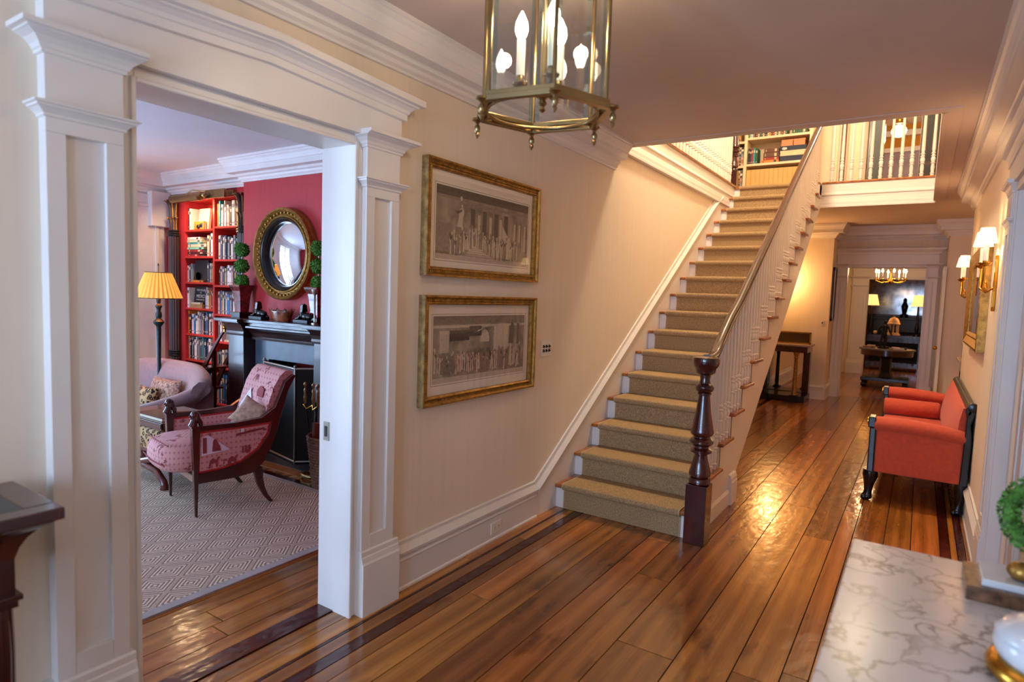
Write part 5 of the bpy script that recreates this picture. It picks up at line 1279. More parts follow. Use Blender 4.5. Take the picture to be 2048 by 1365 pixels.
# ------------------------------------------------------------------ FRAMED ENGRAVINGS ON LEFT WALL
def figure(g, y, z, h, w_, q):
    # robed standing figures, flat print: soft irregular outlines in overlapping tones
    k = q.uniform(-.4, .4) * w_
    for t_ in (q.choice('ldm'), q.choice('lm')):
        pl = []
        for a, b_ in ((-.6, 0), (-.1, -.02), (.6, .0), (.5, .25), (.42, .5), (.46, .66), (.2, .80), (-.18, .80), (-.45, .66), (-.36, .45), (-.5, .22)):
            pl.append((y + w_ * (a * (1 if t_ != 'l' else .6) + q.uniform(-.14, .14)) + k * b_, z + h * (b_ + q.uniform(-.02, .02))))
        g.append((pl, t_))
    yy, r = y + k * .85, h * .062
    g.append(([(yy + r * math.cos(2 * PI * i / 7), z + h * .87 + r * 1.3 * math.sin(2 * PI * i / 7)) for i in range(7)], q.choice('lm')))
    if q.random() < .6:
        sg = q.choice((-1, 1)); g.append(([(yy, z + h * .74), (yy + w_ * sg * .7, z + h * q.uniform(.55, .7)), (yy + w_ * sg * 1.1, z + h * q.uniform(.6, .95)), (yy + w_ * sg * .6, z + h * .52), (yy, z + h * .66)], q.choice('ld')))
def picture(nm_label, y0, y1, z0, z1, iy0, iy1, iz0, iz1, kind):
    t = thing('framed_print', nm_label, 'picture', (0.0, (y0 + y1) / 2, z0))
    fw = .05
    prof = [(0, 0), (.045, 0), (.045, .010), (.040, .014), (.034, .018), (.028, .030), (.034, .036), (.034, .042), (.026, .05), (0, .05)]   # (x out, inward)
    vs = []; cor = [(y0, z0, 1, 1), (y1, z0, -1, 1), (y1, z1, -1, -1), (y0, z1, 1, -1)]
    for cy, cz, sy, sz in cor:
        for a, b_ in prof: vs.append((a, cy + sy * b_, cz + sz * b_))
    n = len(prof); fs = []
    ms = []
    g = G()
    for i in range(4):
        for j in range(n - 1): g.f.append((i * n + j, i * n + j + 1, ((i + 1) % 4) * n + j + 1, ((i + 1) % 4) * n + j)); g.m.append(1 if j == 0 else 0)
    g.v = vs
    obj('gilt_frame', g, [GILT, GILTSIDE], t)
    bd = G()
    q = random.Random(3)
    for (a, b_, fixed, ax) in ((y0, y1, z1 - .027, 'y'), (y0, y1, z0 + .027, 'y'), (z0, z1, y0 + .027, 'z'), (z0, z1, y1 - .027, 'z')):
        m_ = int((b_ - a) / .014)
        for i in range(m_):
            c = a + .03 + (b_ - a - .06) * i / (m_ - 1)
            if ax == 'y': bd.box(.028, .036, c - .004, c + .004, fixed - .005, fixed + .005)
            else: bd.box(.028, .036, fixed - .005, fixed + .005, c - .004, c + .004)
    obj('carved_beading', bd, GILT, t)['kind'] = 'stuff'
    obj('mount', G().box(.006, .010, y0 + fw, y1 - fw, z0 + fw, z1 - fw), MATB, t)
    e = obj('engraving', G().box(.010, .0106, iy0, iy1, iz0, iz1), ENGR, t)
    obj('ruled_border', G().box(.010, .0105, iy0 - .012, iy1 + .012, iz1 + .009, iz1 + .011).box(.010, .0105, iy0 - .012, iy1 + .012, iz0 - .011, iz0 - .009).box(.010, .0105, iy0 - .012, iy0 - .010, iz0 - .01, iz1 + .01).box(.010, .0105, iy1 + .010, iy1 + .012, iz0 - .01, iz1 + .01), INKD, t)
    W, Hh = iy1 - iy0, iz1 - iz0
    q = random.Random(11 if kind == 1 else 23); polys = []
    def R_(a, b_, c, d, k): polys.append(([(iy0 + W * a, iz0 + Hh * c), (iy0 + W * b_, iz0 + Hh * c), (iy0 + W * b_, iz0 + Hh * d), (iy0 + W * a, iz0 + Hh * d)], k))
    if kind == 1:
        R_(0, 1, .88, 1, 'd'); R_(0, .3, .84, .88, 'm'); R_(.30, 1, .80, .84, 'm')
        for a in (.405, .53, .645): R_(a, a + .028, .30, .70, 'l'); R_(a - .006, a + .034, .69, .72, 'm')
        for a in (.33, .455, .585, .70): R_(a, a + .045, .3, .76, 'd')
        for a in (.82, .88, .95): R_(a, a + .02, .25, .66, 'l'); R_(a + .025, a + .035, .22, .7, 'd')
        polys.append(([(iy0 + W * .68, iz0 + Hh * .2), (iy0 + W * .68, iz0 + Hh * .60), (iy0 + W * .80, iz0 + Hh * .32), (iy0 + W * .82, iz0 + Hh * .2)], 'l'))
        for j in range(6): R_(.34 - .012 * j, .60 + .02 * j, .20 - .03 * j, .222 - .03 * j, 'l')
        figure(polys, iy0 + W * .235, iz0 + Hh * .47, Hh * .46, W * .055, q); figure(polys, iy0 + W * .225, iz0 + Hh * .47, Hh * .34, W * .07, q)
        R_(.18, .30, .36, .47, 'm'); R_(.0, .14, .0, .5, 'm'); R_(0, 1, 0, .07, 'l')
        spots = [(.14 + .018 * i, .06 + .16 * max(0, 1 - abs(i - 14) / 11) + q.uniform(0, .04), q.uniform(.24, .38)) for i in range(42)]
    else:
        R_(0, 1, .88, 1, 'm'); R_(0, 1, .82, .86, 'l'); R_(.62, .80, .42, .84, 'l'); R_(.06, .15, .45, .78, 'l'); R_(.15, .35, .62, .78, 'd'); R_(.35, .48, .68, .84, 'd')
        polys.append(([(iy0 + W * (.52 + .05 * math.cos(i * PI / 8)), iz0 + Hh * (.58 + .2 * math.sin(i * PI / 8))) for i in range(9)], 'l'))
        polys.append(([(iy0 + W * .80, iz0 + Hh * .52), (iy0 + W * .86, iz0 + Hh * .52), (iy0 + W * .87, iz0 + Hh * .8), (iy0 + W * .84, iz0 + Hh * .93), (iy0 + W * .815, iz0 + Hh * .8)], 'd'))
        R_(.57, .67, .12, .28, 'l'); R_(0, 1, 0, .08, 'l'); R_(.9, .93, .5, .86, 'd')
        spots = [(.02 + .022 * i, q.uniform(.09, .17), q.uniform(.24, .40)) for i in range(43)]
    for a, b_, c in spots:
        if a < .97: figure(polys, iy0 + W * a, iz0 + Hh * b_, Hh * c, W * .026, q)
    gs = {'l': G(), 'd': G(), 'm': G()}
    for i, (pl_, k) in enumerate(polys):
        x = .0108 + .00002 * i; gs[k].add([(x, a, min(max(b_, iz0), iz1)) for a, b_ in pl_], [tuple(range(len(pl_)))])
    for k, mt in (('l', INKL), ('d', INKD), ('m', INKM)):
        o = obj('printed_figures', gs[k], mt, e); o['kind'] = 'stuff'
    obj('glass', G().add([(.021, y0 + fw - .005, z0 + fw - .005), (.021, y1 - fw + .005, z0 + fw - .005), (.021, y1 - fw + .005, z1 - fw + .005), (.021, y0 + fw - .005, z1 - fw + .005)], [(0, 1, 2, 3)]), PICGLASS, t)
picture('gilt framed sepia engraving of a crowd on temple steps, upper of the two hall prints', 2.399, 3.507, 1.6385, 2.249, 2.505, 3.41, 1.735, 2.125, 1)
picture('gilt framed sepia engraving of a crowd in a columned hall, lower of the two prints', 2.399, 3.507, .944, 1.5376, 2.505, 3.41, 1.055, 1.425, 2)

# switch plates and outlet
sp_ = thing('switch_plate', 'white switch plate with six dark toggles right of the lower print', 'light switch', (0.0, 3.71, 1.13))
obj('plate', G().box(0, .006, 3.645, 3.785, 1.13, 1.245), PLASTIC, sp_, bev=.002)
for i in range(3):
    for j in (0, 1):
        y = 3.677 + i * .038
        t_ = obj('toggle', G().box(.006, .009, y - .007, y + .007, 1.162 + .03 * j, 1.183 + .03 * j).box(.009, .018, y - .004, y + .004, 1.168 + .03 * j, 1.176 + .03 * j), DARKSLOT, sp_)
ot = thing('wall_outlet', 'white double electrical outlet set in the hall baseboard', 'outlet', (.02, 3.14, .05))
obj('plate', G().box(.020, .026, 3.085, 3.2, .045, .118), PLASTIC, ot, bev=.002)
for y in (3.122, 3.163):
    s_ = obj('socket', G().lathe(0, 0, [(.014, 0), (.014, .002)], 14).map(lambda a, b_, c, y=y: (.026 + c, y + a, .082 + b_)), PLASTIC, ot)
    obj('slot', G().box(.028, .0285, y - .007, y - .005, .080, .092).box(.028, .0285, y + .005, y + .007, .080, .092).box(.028, .0285, y - .002, y + .002, .070, .074), DARKSLOT, s_)
fs_ = thing('switch_plate', 'small dark switch plate on the cream wall by the far doorway', 'light switch', (.60, 11.23, 1.24))
obj('plate', G().box(.80, .86, 11.232, 11.24, 1.22, 1.31), PLASTIC, fs_); obj('toggle', G().box(.822, .838, 11.222, 11.232, 1.25, 1.28), DARKSLOT, fs_)

# ------------------------------------------------------------------ RIGHT WALL: SCONCES, FRAME
def sconce(y, label):
    s_ = thing('wall_sconce', label, 'wall lamp', (XR, y, 1.57))
    obj('backplate', G().prism([(y - .018, 1.58), (y, 1.55), (y + .018, 1.58), (y + .012, 1.68), (y + .026, 1.74), (y + .012, 1.80), (y + .016, 1.88), (y, 1.91), (y - .016, 1.88), (y - .012, 1.80), (y - .026, 1.74), (y - .012, 1.68)], 'x', XR - .02, XR), BRASS, s_, bev=.004)
    for sg in (-1, 1):
        cy, cx = y + sg * .135, XR - .078
        ar = obj('arm', G().tube([(XR - .02, y, 1.70), (XR - .05, y + sg * .04, 1.675), (XR - .08, y + sg * .09, 1.70), (cx, y + sg * .125, 1.76), (cx, cy, 1.84)], .008, 8)
                 .tube([(XR - .05, y + sg * .05, 1.70), (XR - .06, y + sg * .075, 1.735), (XR - .06, y + sg * .055, 1.75), (XR - .055, y + sg * .045, 1.735)], .005, 6)
                 .lathe(cx, cy, [(.010, 1.83), (.034, 1.845), (.036, 1.853), (.014, 1.858), (.013, 1.872)], 16), BRASS, s_, smooth=50)
        obj('candle_sleeve', G().lathe(cx, cy, [(.014, 1.865), (.014, 1.965)], 14), CANDLE, ar, smooth=40)
        g = G(); n = 32; vs = [(cx + r * math.cos(2 * PI * i / n), cy + r * math.sin(2 * PI * i / n), z) for r, z in ((.036, 2.068), (.056, 1.975)) for i in range(n)]
        sh = obj('shade', g.add(vs, [(i, (i + 1) % n, n + (i + 1) % n, n + i) for i in range(n)]), SHADE, ar, smooth=60); sh.modifiers.new('t', 'SOLIDIFY').thickness = .0015
        lamp('sconce_bulb', 'POINT', (cx, cy, 2.01), 3.2, WARM, .02)
sconce(4.98, 'double arm brass wall sconce with cream shades, near side of the gilt picture')
sconce(7.38, 'double arm brass wall sconce with cream shades, far side of the gilt picture')
rf = thing('framed_picture', 'gilt framed picture on the right wall above the coral settee', 'picture', (XR, 6.2, 1.26))
prof = [(0, 0), (.05, 0), (.055, .02), (.045, .045), (.035, .07), (.04, .085), (.03, .11), (0, .11)]
g = G(); n = len(prof)
for cy, cz, sy, sz in ((5.42, 1.26, 1, 1), (6.98, 1.26, -1, 1), (6.98, 2.03, -1, -1), (5.42, 2.03, 1, -1)):
    for a, b_ in prof: g.v.append((XR - a, cy + sy * b_, cz + sz * b_))
for i in range(4):
    for j in range(n - 1): g.f.append((i * n + j, i * n + j + 1, ((i + 1) % 4) * n + j + 1, ((i + 1) % 4) * n + j)); g.m.append(0)
obj('gilt_frame', g, GILT, rf); obj('print', G().box(XR - .02, XR - .012, 5.52, 6.88, 1.36, 1.93), plain('grey_blue_print', '#6c6468', .6, var=.3, vs=9), rf)
obj('glass', G().add([(XR - .026, 5.52, 1.36), (XR - .026, 6.88, 1.36), (XR - .026, 6.88, 1.93), (XR - .026, 5.52, 1.93)], [(0, 1, 2, 3)]), PICGLASS, rf)

# ------------------------------------------------------------------ CORAL SETTEE
sx0, sx1, sy0, sy1 = 1.895, 2.515, 5.62, 7.98
se = thing('settee', 'coral upholstered settee with black scroll frame and paw feet on the right wall', 'sofa', (2.2, 6.67, 0))
for yy, sg in ((sy0, 1), (sy1, -1)):
    ya, yb = sorted((yy, yy + sg * .13))
    obj('arm_panel', G().box(sx0 + .045, sx1 - .01, min(yy + sg * .012, yy + sg * .09), max(yy + sg * .012, yy + sg * .09), .245, .60), CORAL, se, bev=.012)
    g = G(); vs = []
    k = 14
    for x, r, zc in ((sx0 + .03, .072, .635), (sx0 + .045, .082, .637), (sx0 + .25, .084, .640), (sx1 - .15, .080, .625), (sx1 - .02, .074, .605), (sx1 + .0, .06, .60)):
        for i in range(k):
            a = 2 * PI * i / k; vs.append((x, yy + sg * .055 + r * math.cos(a) * .95, zc - .01 + r * .72 * math.sin(a)))
    fs = [(j * k + i, j * k + (i + 1) % k, (j + 1) * k + (i + 1) % k, (j + 1) * k + i) for j in range(5) for i in range(k)] + [tuple(range(k)), tuple(5 * k + i for i in range(k))]
    obj('arm_roll', g.add(vs, fs), CORAL, se, smooth=60)
    obj('arm_post', G().box(sx0, sx0 + .045, ya, yb, .24, .60).box(sx0 - .012, sx0 + .04, ya - .01, yb + .01, .60, .685), BLACK, se, bev=.008)
    rt = obj('rosette', G().lathe(0, 0, [(.03, 0), (.03, .008), (.012, .012)], 16).map(lambda a, b_, c: (sx0 - .012 - c, (ya + yb) / 2 + a, .643 + b_)), BRASS, se, smooth=40)
    obj('back_post', G().prism([(sx1 - .02, .24), (sx1 + .03, .24), (sx1 + .035, .60), (sx1 + .02, .70), (sx1 + .045, .80), (sx1 + .03, .86), (sx1 - .005, .80), (sx1 - .01, .62)], 'y', ya, yb), BLACK, se, bev=.006)
    for x in (sx0 + .025, sx1 + .0):
        yc = (ya + yb) / 2
        lg = obj('leg', G().tube([(x, yc, .25), (x, yc, .20), (x - .005, yc, .13), (x - .008, yc, .07), (x - .012, yc, .03)], [.052, .055, .036, .028, .036], 12), BLACK, se, smooth=60)
        g = G()
        for dy in (-.03, -.01, .01, .03): g.ball(x - .035, yc + dy, .022, .022, .011, .022, 8)
        g.ball(x - .01, yc, .028, .036, .042, .028, 12)
        obj('paw_foot', g, BLACK, lg, smooth=60)
obj('seat_rail', G().box(sx0 + .005, sx0 + .04, sy0 + .1, sy1 - .1, .25, .33).box(sx1 - .02, sx1 + .02, sy0 + .1, sy1 - .1, .25, .33), BLACK, se, bev=.006)
obj('seat_cushion', superell(((sx0 + sx1) / 2, (sy0 + sy1) / 2, .38), (.285, 1.12, .075), .2), CORAL, se, smooth=70)
vs = []; nu = 20
pr2 = [(-.02, .35), (-.09, .42), (-.10, .55), (-.065, .72), (-.02, .815), (.02, .82), (.03, .6), (.03, .35)]
for i in range(nu + 1):
    y = sy0 + .08 + (sy1 - sy0 - .16) * i / nu; e = 1 - abs(2 * i / nu - 1) ** 6
    for a, z in pr2: vs.append((sx1 - .02 + a * (.4 + .6 * e) if a < 0 else sx1 - .02 + a, y, z))
n = len(pr2); obj('back_upholstery', G().add(vs, [(i * n + j, i * n + (j + 1) % n, (i + 1) * n + (j + 1) % n, (i + 1) * n + j) for i in range(nu) for j in range(n)] + [tuple(range(n)), tuple(nu * n + j for j in range(n))]), CORAL, se, smooth=60)
cr_ = [(a, b - .015) for a, b in [(sx1 - .018, .82), (sx1 - .01, .79), (sx1 + .012, .79), (sx1 + .026, .825), (sx1 + .044, .84), (sx1 + .044, .858), (sx1 + .03, .87), (sx1 + .004, .866), (sx1 - .014, .845)]]
obj('crest_rail', G().prism(cr_, 'y', sy0 + .0, sy1), BLACK, se, bev=.004)
obj('scroll_end', G().lathe(0, 0, [(.03, 0), (.034, .01), (.034, .03), (.015, .036)], 16).map(lambda a, b_, c: (sx1 + .025 + a, sy0 - c + .01, .838 + b_)), BLACK, se, smooth=40)
bo = obj('bolster', G().tube([(sx0 + .02, 7.45, .535), (sx0 + .03, 7.45, .535), (sx1 - .14, 7.45, .535), (sx1 - .12, 7.45, .535)], [.07, .085, .085, .07], 20), CORAL, smooth=60)
tag(bo, 'coral round bolster lying across the seat inside the far arm', 'cushion')

# ------------------------------------------------------------------ LEFT DARK CONSOLE TABLE
lt = thing('side_table', 'dark carved mahogany side table with blue marble top at the left pilaster', 'table', (.2, .1, 0))
zt, ye, xf_ = .972, .66, .385
obj('marble_top', G().box(.05, xf_ - .06, -.9, ye - .07, zt - .006, zt), DKMARBLE, lt)
P0 = [(0, zt - .002), (-.02, zt), (-.045, zt + .002), (-.06, zt - .004)]
obj('top_moulding', G().box(.04, .05, -.9, ye, zt - .03, zt + .002).box(xf_ - .06, xf_, -.9, ye, zt - .03, zt + .002).box(.04, xf_ - .06, ye - .07, ye, zt - .03, zt + .002), MAHOG, lt, bev=.006, seg=3)
st_ = []
for z, e in ((zt - .03, .012), (zt - .04, .022), (zt - .055, .045), (zt - .075, .062), (zt - .10, .075), (zt - .13, .083)): st_.append((z, e))
g = G()
for (z1, e1), (z0, e0) in zip(st_[:-1], st_[1:]):
    g.add([(.04, -.9, z1), (xf_ - e1, -.9, z1), (xf_ - e1, ye - e1, z1), (.04, ye - e1, z1), (.04, -.9, z0), (xf_ - e0, -.9, z0), (xf_ - e0, ye - e0, z0), (.04, ye - e0, z0)], [(0, 1, 2, 3), (4, 5, 6, 7), (0, 1, 5, 4), (1, 2, 6, 5), (2, 3, 7, 6), (3, 0, 4, 7)])
obj('cavetto_frieze', g, MAHOG, lt)
obj('apron', G().box(.04, xf_ - .083, -.9, ye - .083, .74, zt - .13), MAHOG, lt)
obj('apron_moulding', G().box(.04, xf_ - .07, -.9, ye - .07, .735, .75).box(.04, xf_ - .078, -.9, ye - .078, .715, .735), MAHOG, lt, bev=.003)
obj('roundel', G().lathe(0, 0, [(.03, 0), (.026, .008), (.012, .012), (.012, .004), (.004, .002)], 20).map(lambda a, b_, c: (xf_ - .15 + a, ye - .083 + c, .79 + b_)), MAHOG, lt, smooth=40)
for yc in (ye - .12, -.8):
    g = G()
    for i in range(12):
        a = 2 * PI * i / 12; g.tube([(xf_ - .13 + .035 * math.cos(a), yc + .03 * math.sin(a), .06), (xf_ - .13 + .042 * math.cos(a), yc + .032 * math.sin(a), .6), (xf_ - .13 + .034 * math.cos(a), yc + .03 * math.sin(a), .715)], .014, 6)
    obj('leg', g.box(xf_ - .165, xf_ - .095, yc - .03, yc + .03, 0, .715), MAHOG, lt, smooth=50)
obj('back_panel', G().box(.04, .05, -.9, ye - .09, 0, .72), MAHOG, lt); obj('plinth', G().box(.04, xf_ - .08, -.9, ye - .08, 0, .06), MAHOG, lt)

# ------------------------------------------------------------------ RIGHT MARBLE CONSOLE AND OBJECTS ON IT
mc = thing('marble_console', 'white veined marble topped console in the near right corner', 'table', (2.3, 1.3, 0))
obj('marble_top', G().box(2.045, 2.555, .45, 2.2, .795, .82), MARBLE, mc, bev=.004)
obj('frame', G().box(2.09, 2.555, .5, 2.15, .70, .795), MAHOG2, mc, bev=.004)
for x, y in ((2.12, .54), (2.12, 2.1), (2.52, .54), (2.52, 2.1)): obj('leg', G().lathe(x, y, [(.02, 0), (.03, .02), (.022, .06), (.028, .5), (.034, .62), (.028, .66), (.034, .70)], 14), MAHOG2, mc, smooth=40)
wp = thing('wreath_stand', 'green boxwood wreath on a gilt foot and marble plinth, right edge', 'ornament', (2.44, 2.0, .82))
obj('base', G().box(2.318, 2.55, 1.915, 2.10, .82, .858), BRMARBLE, wp, bev=.003)
obj('slab', G().box(2.35, 2.55, 1.935, 2.08, .858, .876), PORC, wp, bev=.002)
obj('gilt_foot', G().ball(2.47, 2.0, .895, .07, .05, .022, 14).ball(2.43, 1.98, .9, .03, .03, .025, 10).ball(2.51, 1.98, .9, .03, .03, .025, 10).lathe(2.48, 2.0, [(.03, .89), (.018, .92), (.022, .94), (.01, .95)], 14), GILT, wp, smooth=50)
wcx, wcz, wr = 2.485, 1.045, .088
g = G(); q = random.Random(4)
g.tube([(wcx + wr * math.cos(2 * PI * i / 28), 2.0, wcz + wr * math.sin(2 * PI * i / 28)) for i in range(29)], .015, 8)
for i in range(1500):
    a = q.uniform(0, 2 * PI); b_ = q.uniform(0, 2 * PI); rr = wr + .019 * math.cos(b_); p = Vector((wcx + rr * math.cos(a), 2.0 + .019 * math.sin(b_), wcz + rr * math.sin(a)))
    d = Vector((math.cos(a) * math.cos(b_), math.sin(b_), math.sin(a) * math.cos(b_))); t = d.cross(Vector((q.uniform(-1, 1), q.uniform(-1, 1), q.uniform(-1, 1)))).normalized()
    u_ = (d * q.uniform(.3, 1) + t).normalized() * .013; v_ = d.cross(t) * .005
    g.add([p, p + u_ * .5 + v_, p + u_, p + u_ * .5 - v_], [(0, 1, 2, 3)])
obj('wreath', g, GREEN2, wp)
jr = thing('covered_jar', 'round white porcelain covered jar with gold base on the marble console', 'jar', (2.448, 1.57, .82))
obj('gold_base', G().lathe(2.448, 1.57, [(.105, 0), (.114, .008), (.116, .02), (.110, .032), (.098, .04)], 36, z0=.82), BRASS, jr, smooth=40)
obj('bowl', G().lathe(2.448, 1.57, [(.09, .036), (.102, .05), (.106, .068), (.102, .085), (.098, .088)], 36, z0=.82), PORC, jr, smooth=50)
ld_ = obj('lid', G().lathe(2.448, 1.57, [(.104, .088), (.104, .094), (.088, .108), (.055, .122), (.022, .128), (.012, .136), (.02, .148), (.018, .158), (.004, .163)], 36, z0=.82), PORC, jr, smooth=50)
# ------------------------------------------------------------------ FAR HALL: CONSOLE UNDER THE STAIR
cs = thing('pier_console', 'dark mahogany pier console with gilt column and mirrored back under the stairs', 'table', (.35, 10.9, 0))
obj('base', G().box(-.0 + .02, .72, 10.62, 11.2, .0, .09), BLACK, cs, bev=.006)
obj('base_block', G().box(.50, .62, 10.56, 10.7, 0, .11).box(.06, .18, 10.56, 10.7, 0, .11), BLACK, cs, bev=.005)
obj('top', G().box(.01, .75, 10.6, 11.2, .885, .91), plain('grey_marble_top', '#8a7a72', .3, var=.1), cs, bev=.003)
obj('frieze', G().box(.03, .72, 10.63, 11.2, .79, .885), MAHOG, cs, bev=.003)
obj('mirror_back', G().box(.06, .60, 11.17, 11.18, .1, .79), MIRRORM, cs)
obj('rear_pilaster', G().box(.61, .71, 11.05, 11.2, .09, .79), MAHOG, cs); obj('rear_pilaster', G().box(.02, .06, 11.05, 11.2, .09, .79), MAHOG, cs)
for x, mt in ((.12, BLACK), (.56, GILT)):
    obj('column', G().lathe(x, 10.68, [(.04, .09), (.045, .11), (.03, .14), (.034, .2), (.03, .45), (.026, .68), (.036, .70), (.026, .72), (.045, .77), (.045, .79)], 16), mt, cs, smooth=40)
gb = thing('glass_box', 'brass edged mirrored box on the console under the stairs', 'box', (.35, 11.1, .91))
obj('panels', G().box(.05, .70, 11.02, 11.15, .92, 1.09), plain('smoky_mirror', '#6a604e', .08, .9), gb)
g = G()
for x in (.04, .69): g.box(x, x + .02, 11.0, 11.02, .91, 1.10)
obj('brass_edges', g.box(.04, .71, 11.0, 11.02, .91, .93).box(.04, .71, 11.0, 11.02, 1.085, 1.105), BRASS, gb)
pf = thing('framed_picture', 'small dark framed picture on the reveal left of the far doorway', 'picture', (.92, 11.5, 1.3))
obj('frame', G().box(.92, .95, 11.33, 11.37, 1.3, 2.18).box(.92, .95, 11.66, 11.70, 1.3, 2.18).box(.92, .95, 11.33, 11.7, 1.3, 1.34).box(.92, .95, 11.33, 11.7, 2.14, 2.18), DKWOOD, pf)
obj('print', G().box(.92, .93, 11.37, 11.66, 1.34, 2.14), MATB, pf)
pt = thing('small_table', 'small mahogany table against the wall beyond the settee', 'table', (2.75, 9.3, 0))
obj('top', G().box(2.58, 3.0, 9.1, 9.6, .93, .955), plain('pale_stone_top', '#b09a86', .4), pt, bev=.003); obj('body', G().box(2.62, 2.98, 9.13, 9.57, .80, .93), MAHOG, pt)
for x, y in ((2.65, 9.16), (2.65, 9.54), (2.95, 9.16), (2.95, 9.54)): obj('leg', G().box(x - .03, x + .03, y - .03, y + .03, 0, .80), MAHOG, pt)
bx = thing('box', 'dark wooden box with cream edge on the small far table', 'box', (2.75, 9.3, .955))
obj('body', G().box(2.62, 2.84, 9.2, 9.45, .955, 1.13), MAHOG, bx, bev=.004); obj('lid', G().box(2.61, 2.85, 9.19, 9.46, 1.13, 1.155), plain('cream_edge', '#b0a08a', .5), bx)

# ------------------------------------------------------------------ ROOM BEYOND THE FAR DOORWAY
rt = thing('round_table', 'round dark pedestal table with grey marble top in the far room', 'table', (1.66, 14, 0))
obj('top', G().lathe(1.66, 14, [(.46, .725), (.475, .73), (.475, .755), (.46, .76)], 40), plain('grey_table_marble', '#6e665e', .2), rt, smooth=30)
obj('frieze', G().lathe(1.66, 14, [(.43, .62), (.44, .63), (.44, .725)], 40), MAHOG, rt, smooth=30)
obj('pedestal', G().lathe(1.66, 14, [(.15, .2), (.13, .24), (.10, .3), (.10, .55), (.14, .62)], 8), BLACK, rt)
obj('platform', G().prism([(1.26, 13.72), (2.06, 13.72), (1.98, 14, ), (2.06, 14.28), (1.26, 14.28), (1.34, 14)], 'z', .13, .20), BLACK, rt, bev=.01)
for x, y in ((1.32, 13.76), (2.0, 13.76), (1.32, 14.24), (2.0, 14.24)): obj('foot', G().lathe(x, y, [(.02, 0), (.045, .03), (.05, .07), (.03, .10), (.05, .13)], 12), BLACK, rt, smooth=50)
bs_ = thing('bronze_figure', 'dark bronze standing figure on the round table', 'statue', (1.60, 13.95, .76))
x0, y0, z0 = 1.60, 13.95, .76
obj('base', G().lathe(x0, y0, [(.10, 0), (.10, .03), (.07, .04)], 16, z0=z0), BLACK, bs_)
BRZ = plain('dark_bronze', '#1a1210', .35, .5)
g = G().tube([(x0 + .02, y0, z0 + .04), (x0 + .03, y0, z0 + .16), (x0 + .015, y0, z0 + .28)], [.018, .026, .036], 10).tube([(x0 - .06, y0, z0 + .04), (x0 - .045, y0, z0 + .16), (x0 - .012, y0, z0 + .28)], [.018, .026, .036], 10)
g.tube([(x0, y0, z0 + .26), (x0, y0, z0 + .34), (x0 + .005, y0, z0 + .42), (x0 + .005, y0, z0 + .46)], [.045, .04, .06, .03], 12).ball(x0 + .01, y0, z0 + .51, .032, .032, .04)
g.tube([(x0 + .055, y0, z0 + .43), (x0 + .09, y0, z0 + .33), (x0 + .13, y0, z0 + .25)], [.018, .016, .012], 8).tube([(x0 - .05, y0, z0 + .43), (x0 - .10, y0, z0 + .36), (x0 - .12, y0, z0 + .26)], [.018, .016, .012], 8)
obj('body', g, BRZ, bs_, smooth=60)
for i, (x, y, w_, c, h_) in enumerate(((1.36, 13.85, .2, 'tan', .03), (1.40, 13.85, .14, 'ivory', .02), (1.86, 13.8, .18, 'white', .025), (1.93, 13.9, .12, 'black', .03), (1.80, 14.1, .14, 'ivory', .02))):
    zz = .76 + (.03 if i == 1 else 0)
    place_book(x - w_ / 2, y, zz, h_, .15, w_, c, ('tan book at the left of the round table', 'cream book on the tan book, round table', 'white book right of the bronze figure', 'small black book at the right edge of the round table', 'cream book at the back of the round table')[i], 'books on the round table', flat=True)
cl = thing('chandelier', 'brass chandelier with lit candle bulbs in the far room', 'chandelier', (1.63, 14, 2.0))
obj('hub', G().lathe(1.63, 14, [(.005, 2.0), (.03, 2.02), (.05, 2.06), (.03, 2.1), (.015, 2.14), (.012, 2.9)], 16), BRASS, cl, smooth=50)
for i in range(8):
    a = 2 * PI * (i + .3) / 8; cx, cy = 1.63 + .25 * math.cos(a), 14 + .25 * math.sin(a)
    ar = obj('arm', G().tube([(1.63, 14, 2.06), (1.63 + .15 * math.cos(a), 14 + .15 * math.sin(a), 2.03), (cx, cy, 2.07), (cx, cy, 2.10)], .008, 6).lathe(cx, cy, [(.03, 2.09), (.03, 2.1), (.012, 2.11), (.012, 2.14)], 10), BRASS, cl, smooth=50)
    obj('candle_sleeve', G().lathe(cx, cy, [(.012, 2.12), (.012, 2.22)], 8), CANDLE, ar); obj('bulb', G().lathe(cx, cy, [(.008, 2.22), (.02, 2.245), (.008, 2.29)], 10), BULB2, ar, smooth=50)
lamp('chandelier_light', 'POINT', (1.63, 14, 2.38), 26, WARM, .22)

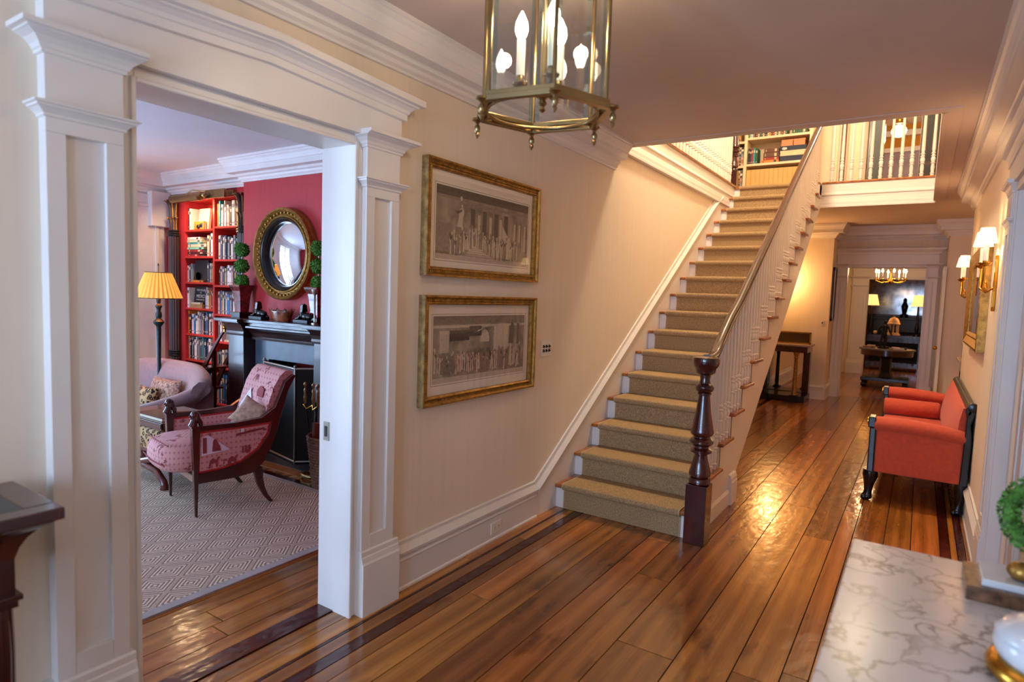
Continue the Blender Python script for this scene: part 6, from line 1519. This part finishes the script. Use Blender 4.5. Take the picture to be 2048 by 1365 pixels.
# ------------------------------------------------------------------ LAST ROOM
sb = thing('sideboard_table', 'long dark console table carrying lamps in the last room', 'table', (1.6, 18, 0))
obj('top', G().box(.95, 2.25, 17.8, 18.2, .80, .87), MAHOG, sb, bev=.005); obj('frieze', G().box(1.0, 2.2, 17.85, 18.15, .70, .80), MAHOG, sb); obj('lower_shelf', G().box(.98, 2.22, 17.82, 18.18, .08, .2), MAHOG, sb)
for x in (1.0, 2.16): obj('leg', G().box(x, x + .06, 17.84, 17.9, .0, .70).box(x, x + .06, 18.1, 18.16, 0, .7), MAHOG, sb)
for x, lb_ in ((1.12, 'table lamp with lit cream shade on the far console, left of the rotunda'), (2.10, 'table lamp with lit cream shade on the far console, right of the rotunda')):
    tl = thing('table_lamp', lb_, 'table lamp', (x, 18, .87))
    obj('base', G().lathe(x, 18, [(.08, .87), (.08, .9), (.03, .93), (.05, 1.05), (.025, 1.2), (.02, 1.6)], 14), BLACK, tl, smooth=40)
    n = 28; vs = [(x + r * math.cos(2 * PI * i / n), 18 + r * math.sin(2 * PI * i / n), z) for r, z in ((.10, 1.87), (.16, 1.60)) for i in range(n)]
    obj('shade', G().add(vs, [(i, (i + 1) % n, n + (i + 1) % n, n + i) for i in range(n)]), SHADEF, tl, smooth=60)
    lamp('table_lamp_bulb', 'POINT', (x, 18, 1.75), 7, WARM, .05)
ro = thing('rotunda_model', 'pale domed rotunda model with columns on the far console', 'ornament', (1.62, 17.95, .87))
PLAS = plain('pale_plaster', '#d8bf9c', .6)
obj('base', G().lathe(1.62, 17.95, [(.15, .87), (.15, .9), (.13, .9), (.13, .93)], 20), PLAS, ro)
for i in range(8): obj('column', G().lathe(1.62 + .10 * math.cos(2 * PI * i / 8), 17.95 + .10 * math.sin(2 * PI * i / 8), [(.016, .93), (.013, 1.14)], 8), PLAS, ro)
obj('dome', G().lathe(1.62, 17.95, [(.14, 1.14), (.14, 1.17), (.12, 1.18), (.115, 1.22), (.09, 1.28), (.05, 1.31), (.02, 1.32), (.01, 1.35)], 24), PLAS, ro, smooth=40)
kn = thing('small_ornament', 'small cream ornament beside the left far lamp', 'ornament', (1.24, 17.95, .87)); obj('body', G().ball(1.24, 17.95, .92, .05), PLAS, kn)
ff = thing('fireplace', 'black stone fireplace at the end of the last room', 'fireplace', (1.6, 21.4, 0))
DG = plain('black_carved_stone', '#16161a', .3, var=.5, vs=20)
obj('surround', G().box(.4, .95, 21.3, 21.6, 0, 1.2).box(2.25, 2.9, 21.3, 21.6, 0, 1.2).box(.95, 2.25, 21.3, 21.6, .85, 1.2), DG, ff); obj('mantel_shelf', G().box(.3, 3.0, 21.2, 21.6, 1.2, 1.28), DG, ff, bev=.01); obj('firebox', G().box(.95, 2.25, 21.5, 21.58, 0, .85), IRON, ff)
om = thing('overmantel_mirror', 'large antiqued mirror over the black fireplace in the last room', 'mirror', (1.6, 21.55, 1.3))
obj('glass', G().box(.55, 2.75, 21.55, 21.57, 1.35, 2.42), plain('antiqued_mirror', '#8a8a8c', .12, .95, var=.25, vs=5), om)
obj('frame', G().box(.5, .55, 21.52, 21.6, 1.3, 2.47).box(2.75, 2.8, 21.52, 21.6, 1.3, 2.47).box(.5, 2.8, 21.52, 21.6, 2.42, 2.47).box(.5, 2.8, 21.52, 21.6, 1.28, 1.35), BLACK, om)
mf = thing('mantel_figure', 'tall dark figure on the far black mantel', 'statue', (1.75, 21.35, 1.28)); obj('figure', G().lathe(1.75, 21.35, [(.10, 1.28), (.10, 1.36), (.05, 1.38), (.07, 1.5), (.09, 1.6), (.05, 1.7), (.04, 1.74), (.05, 1.8), (.01, 1.85)], 14), BLACK, mf, smooth=50)
tag(obj('log_stack', G().box(1.1, 1.5, 21.3, 21.45, .02, .2), IRON), 'dark iron grate in the far fireplace', 'grate')
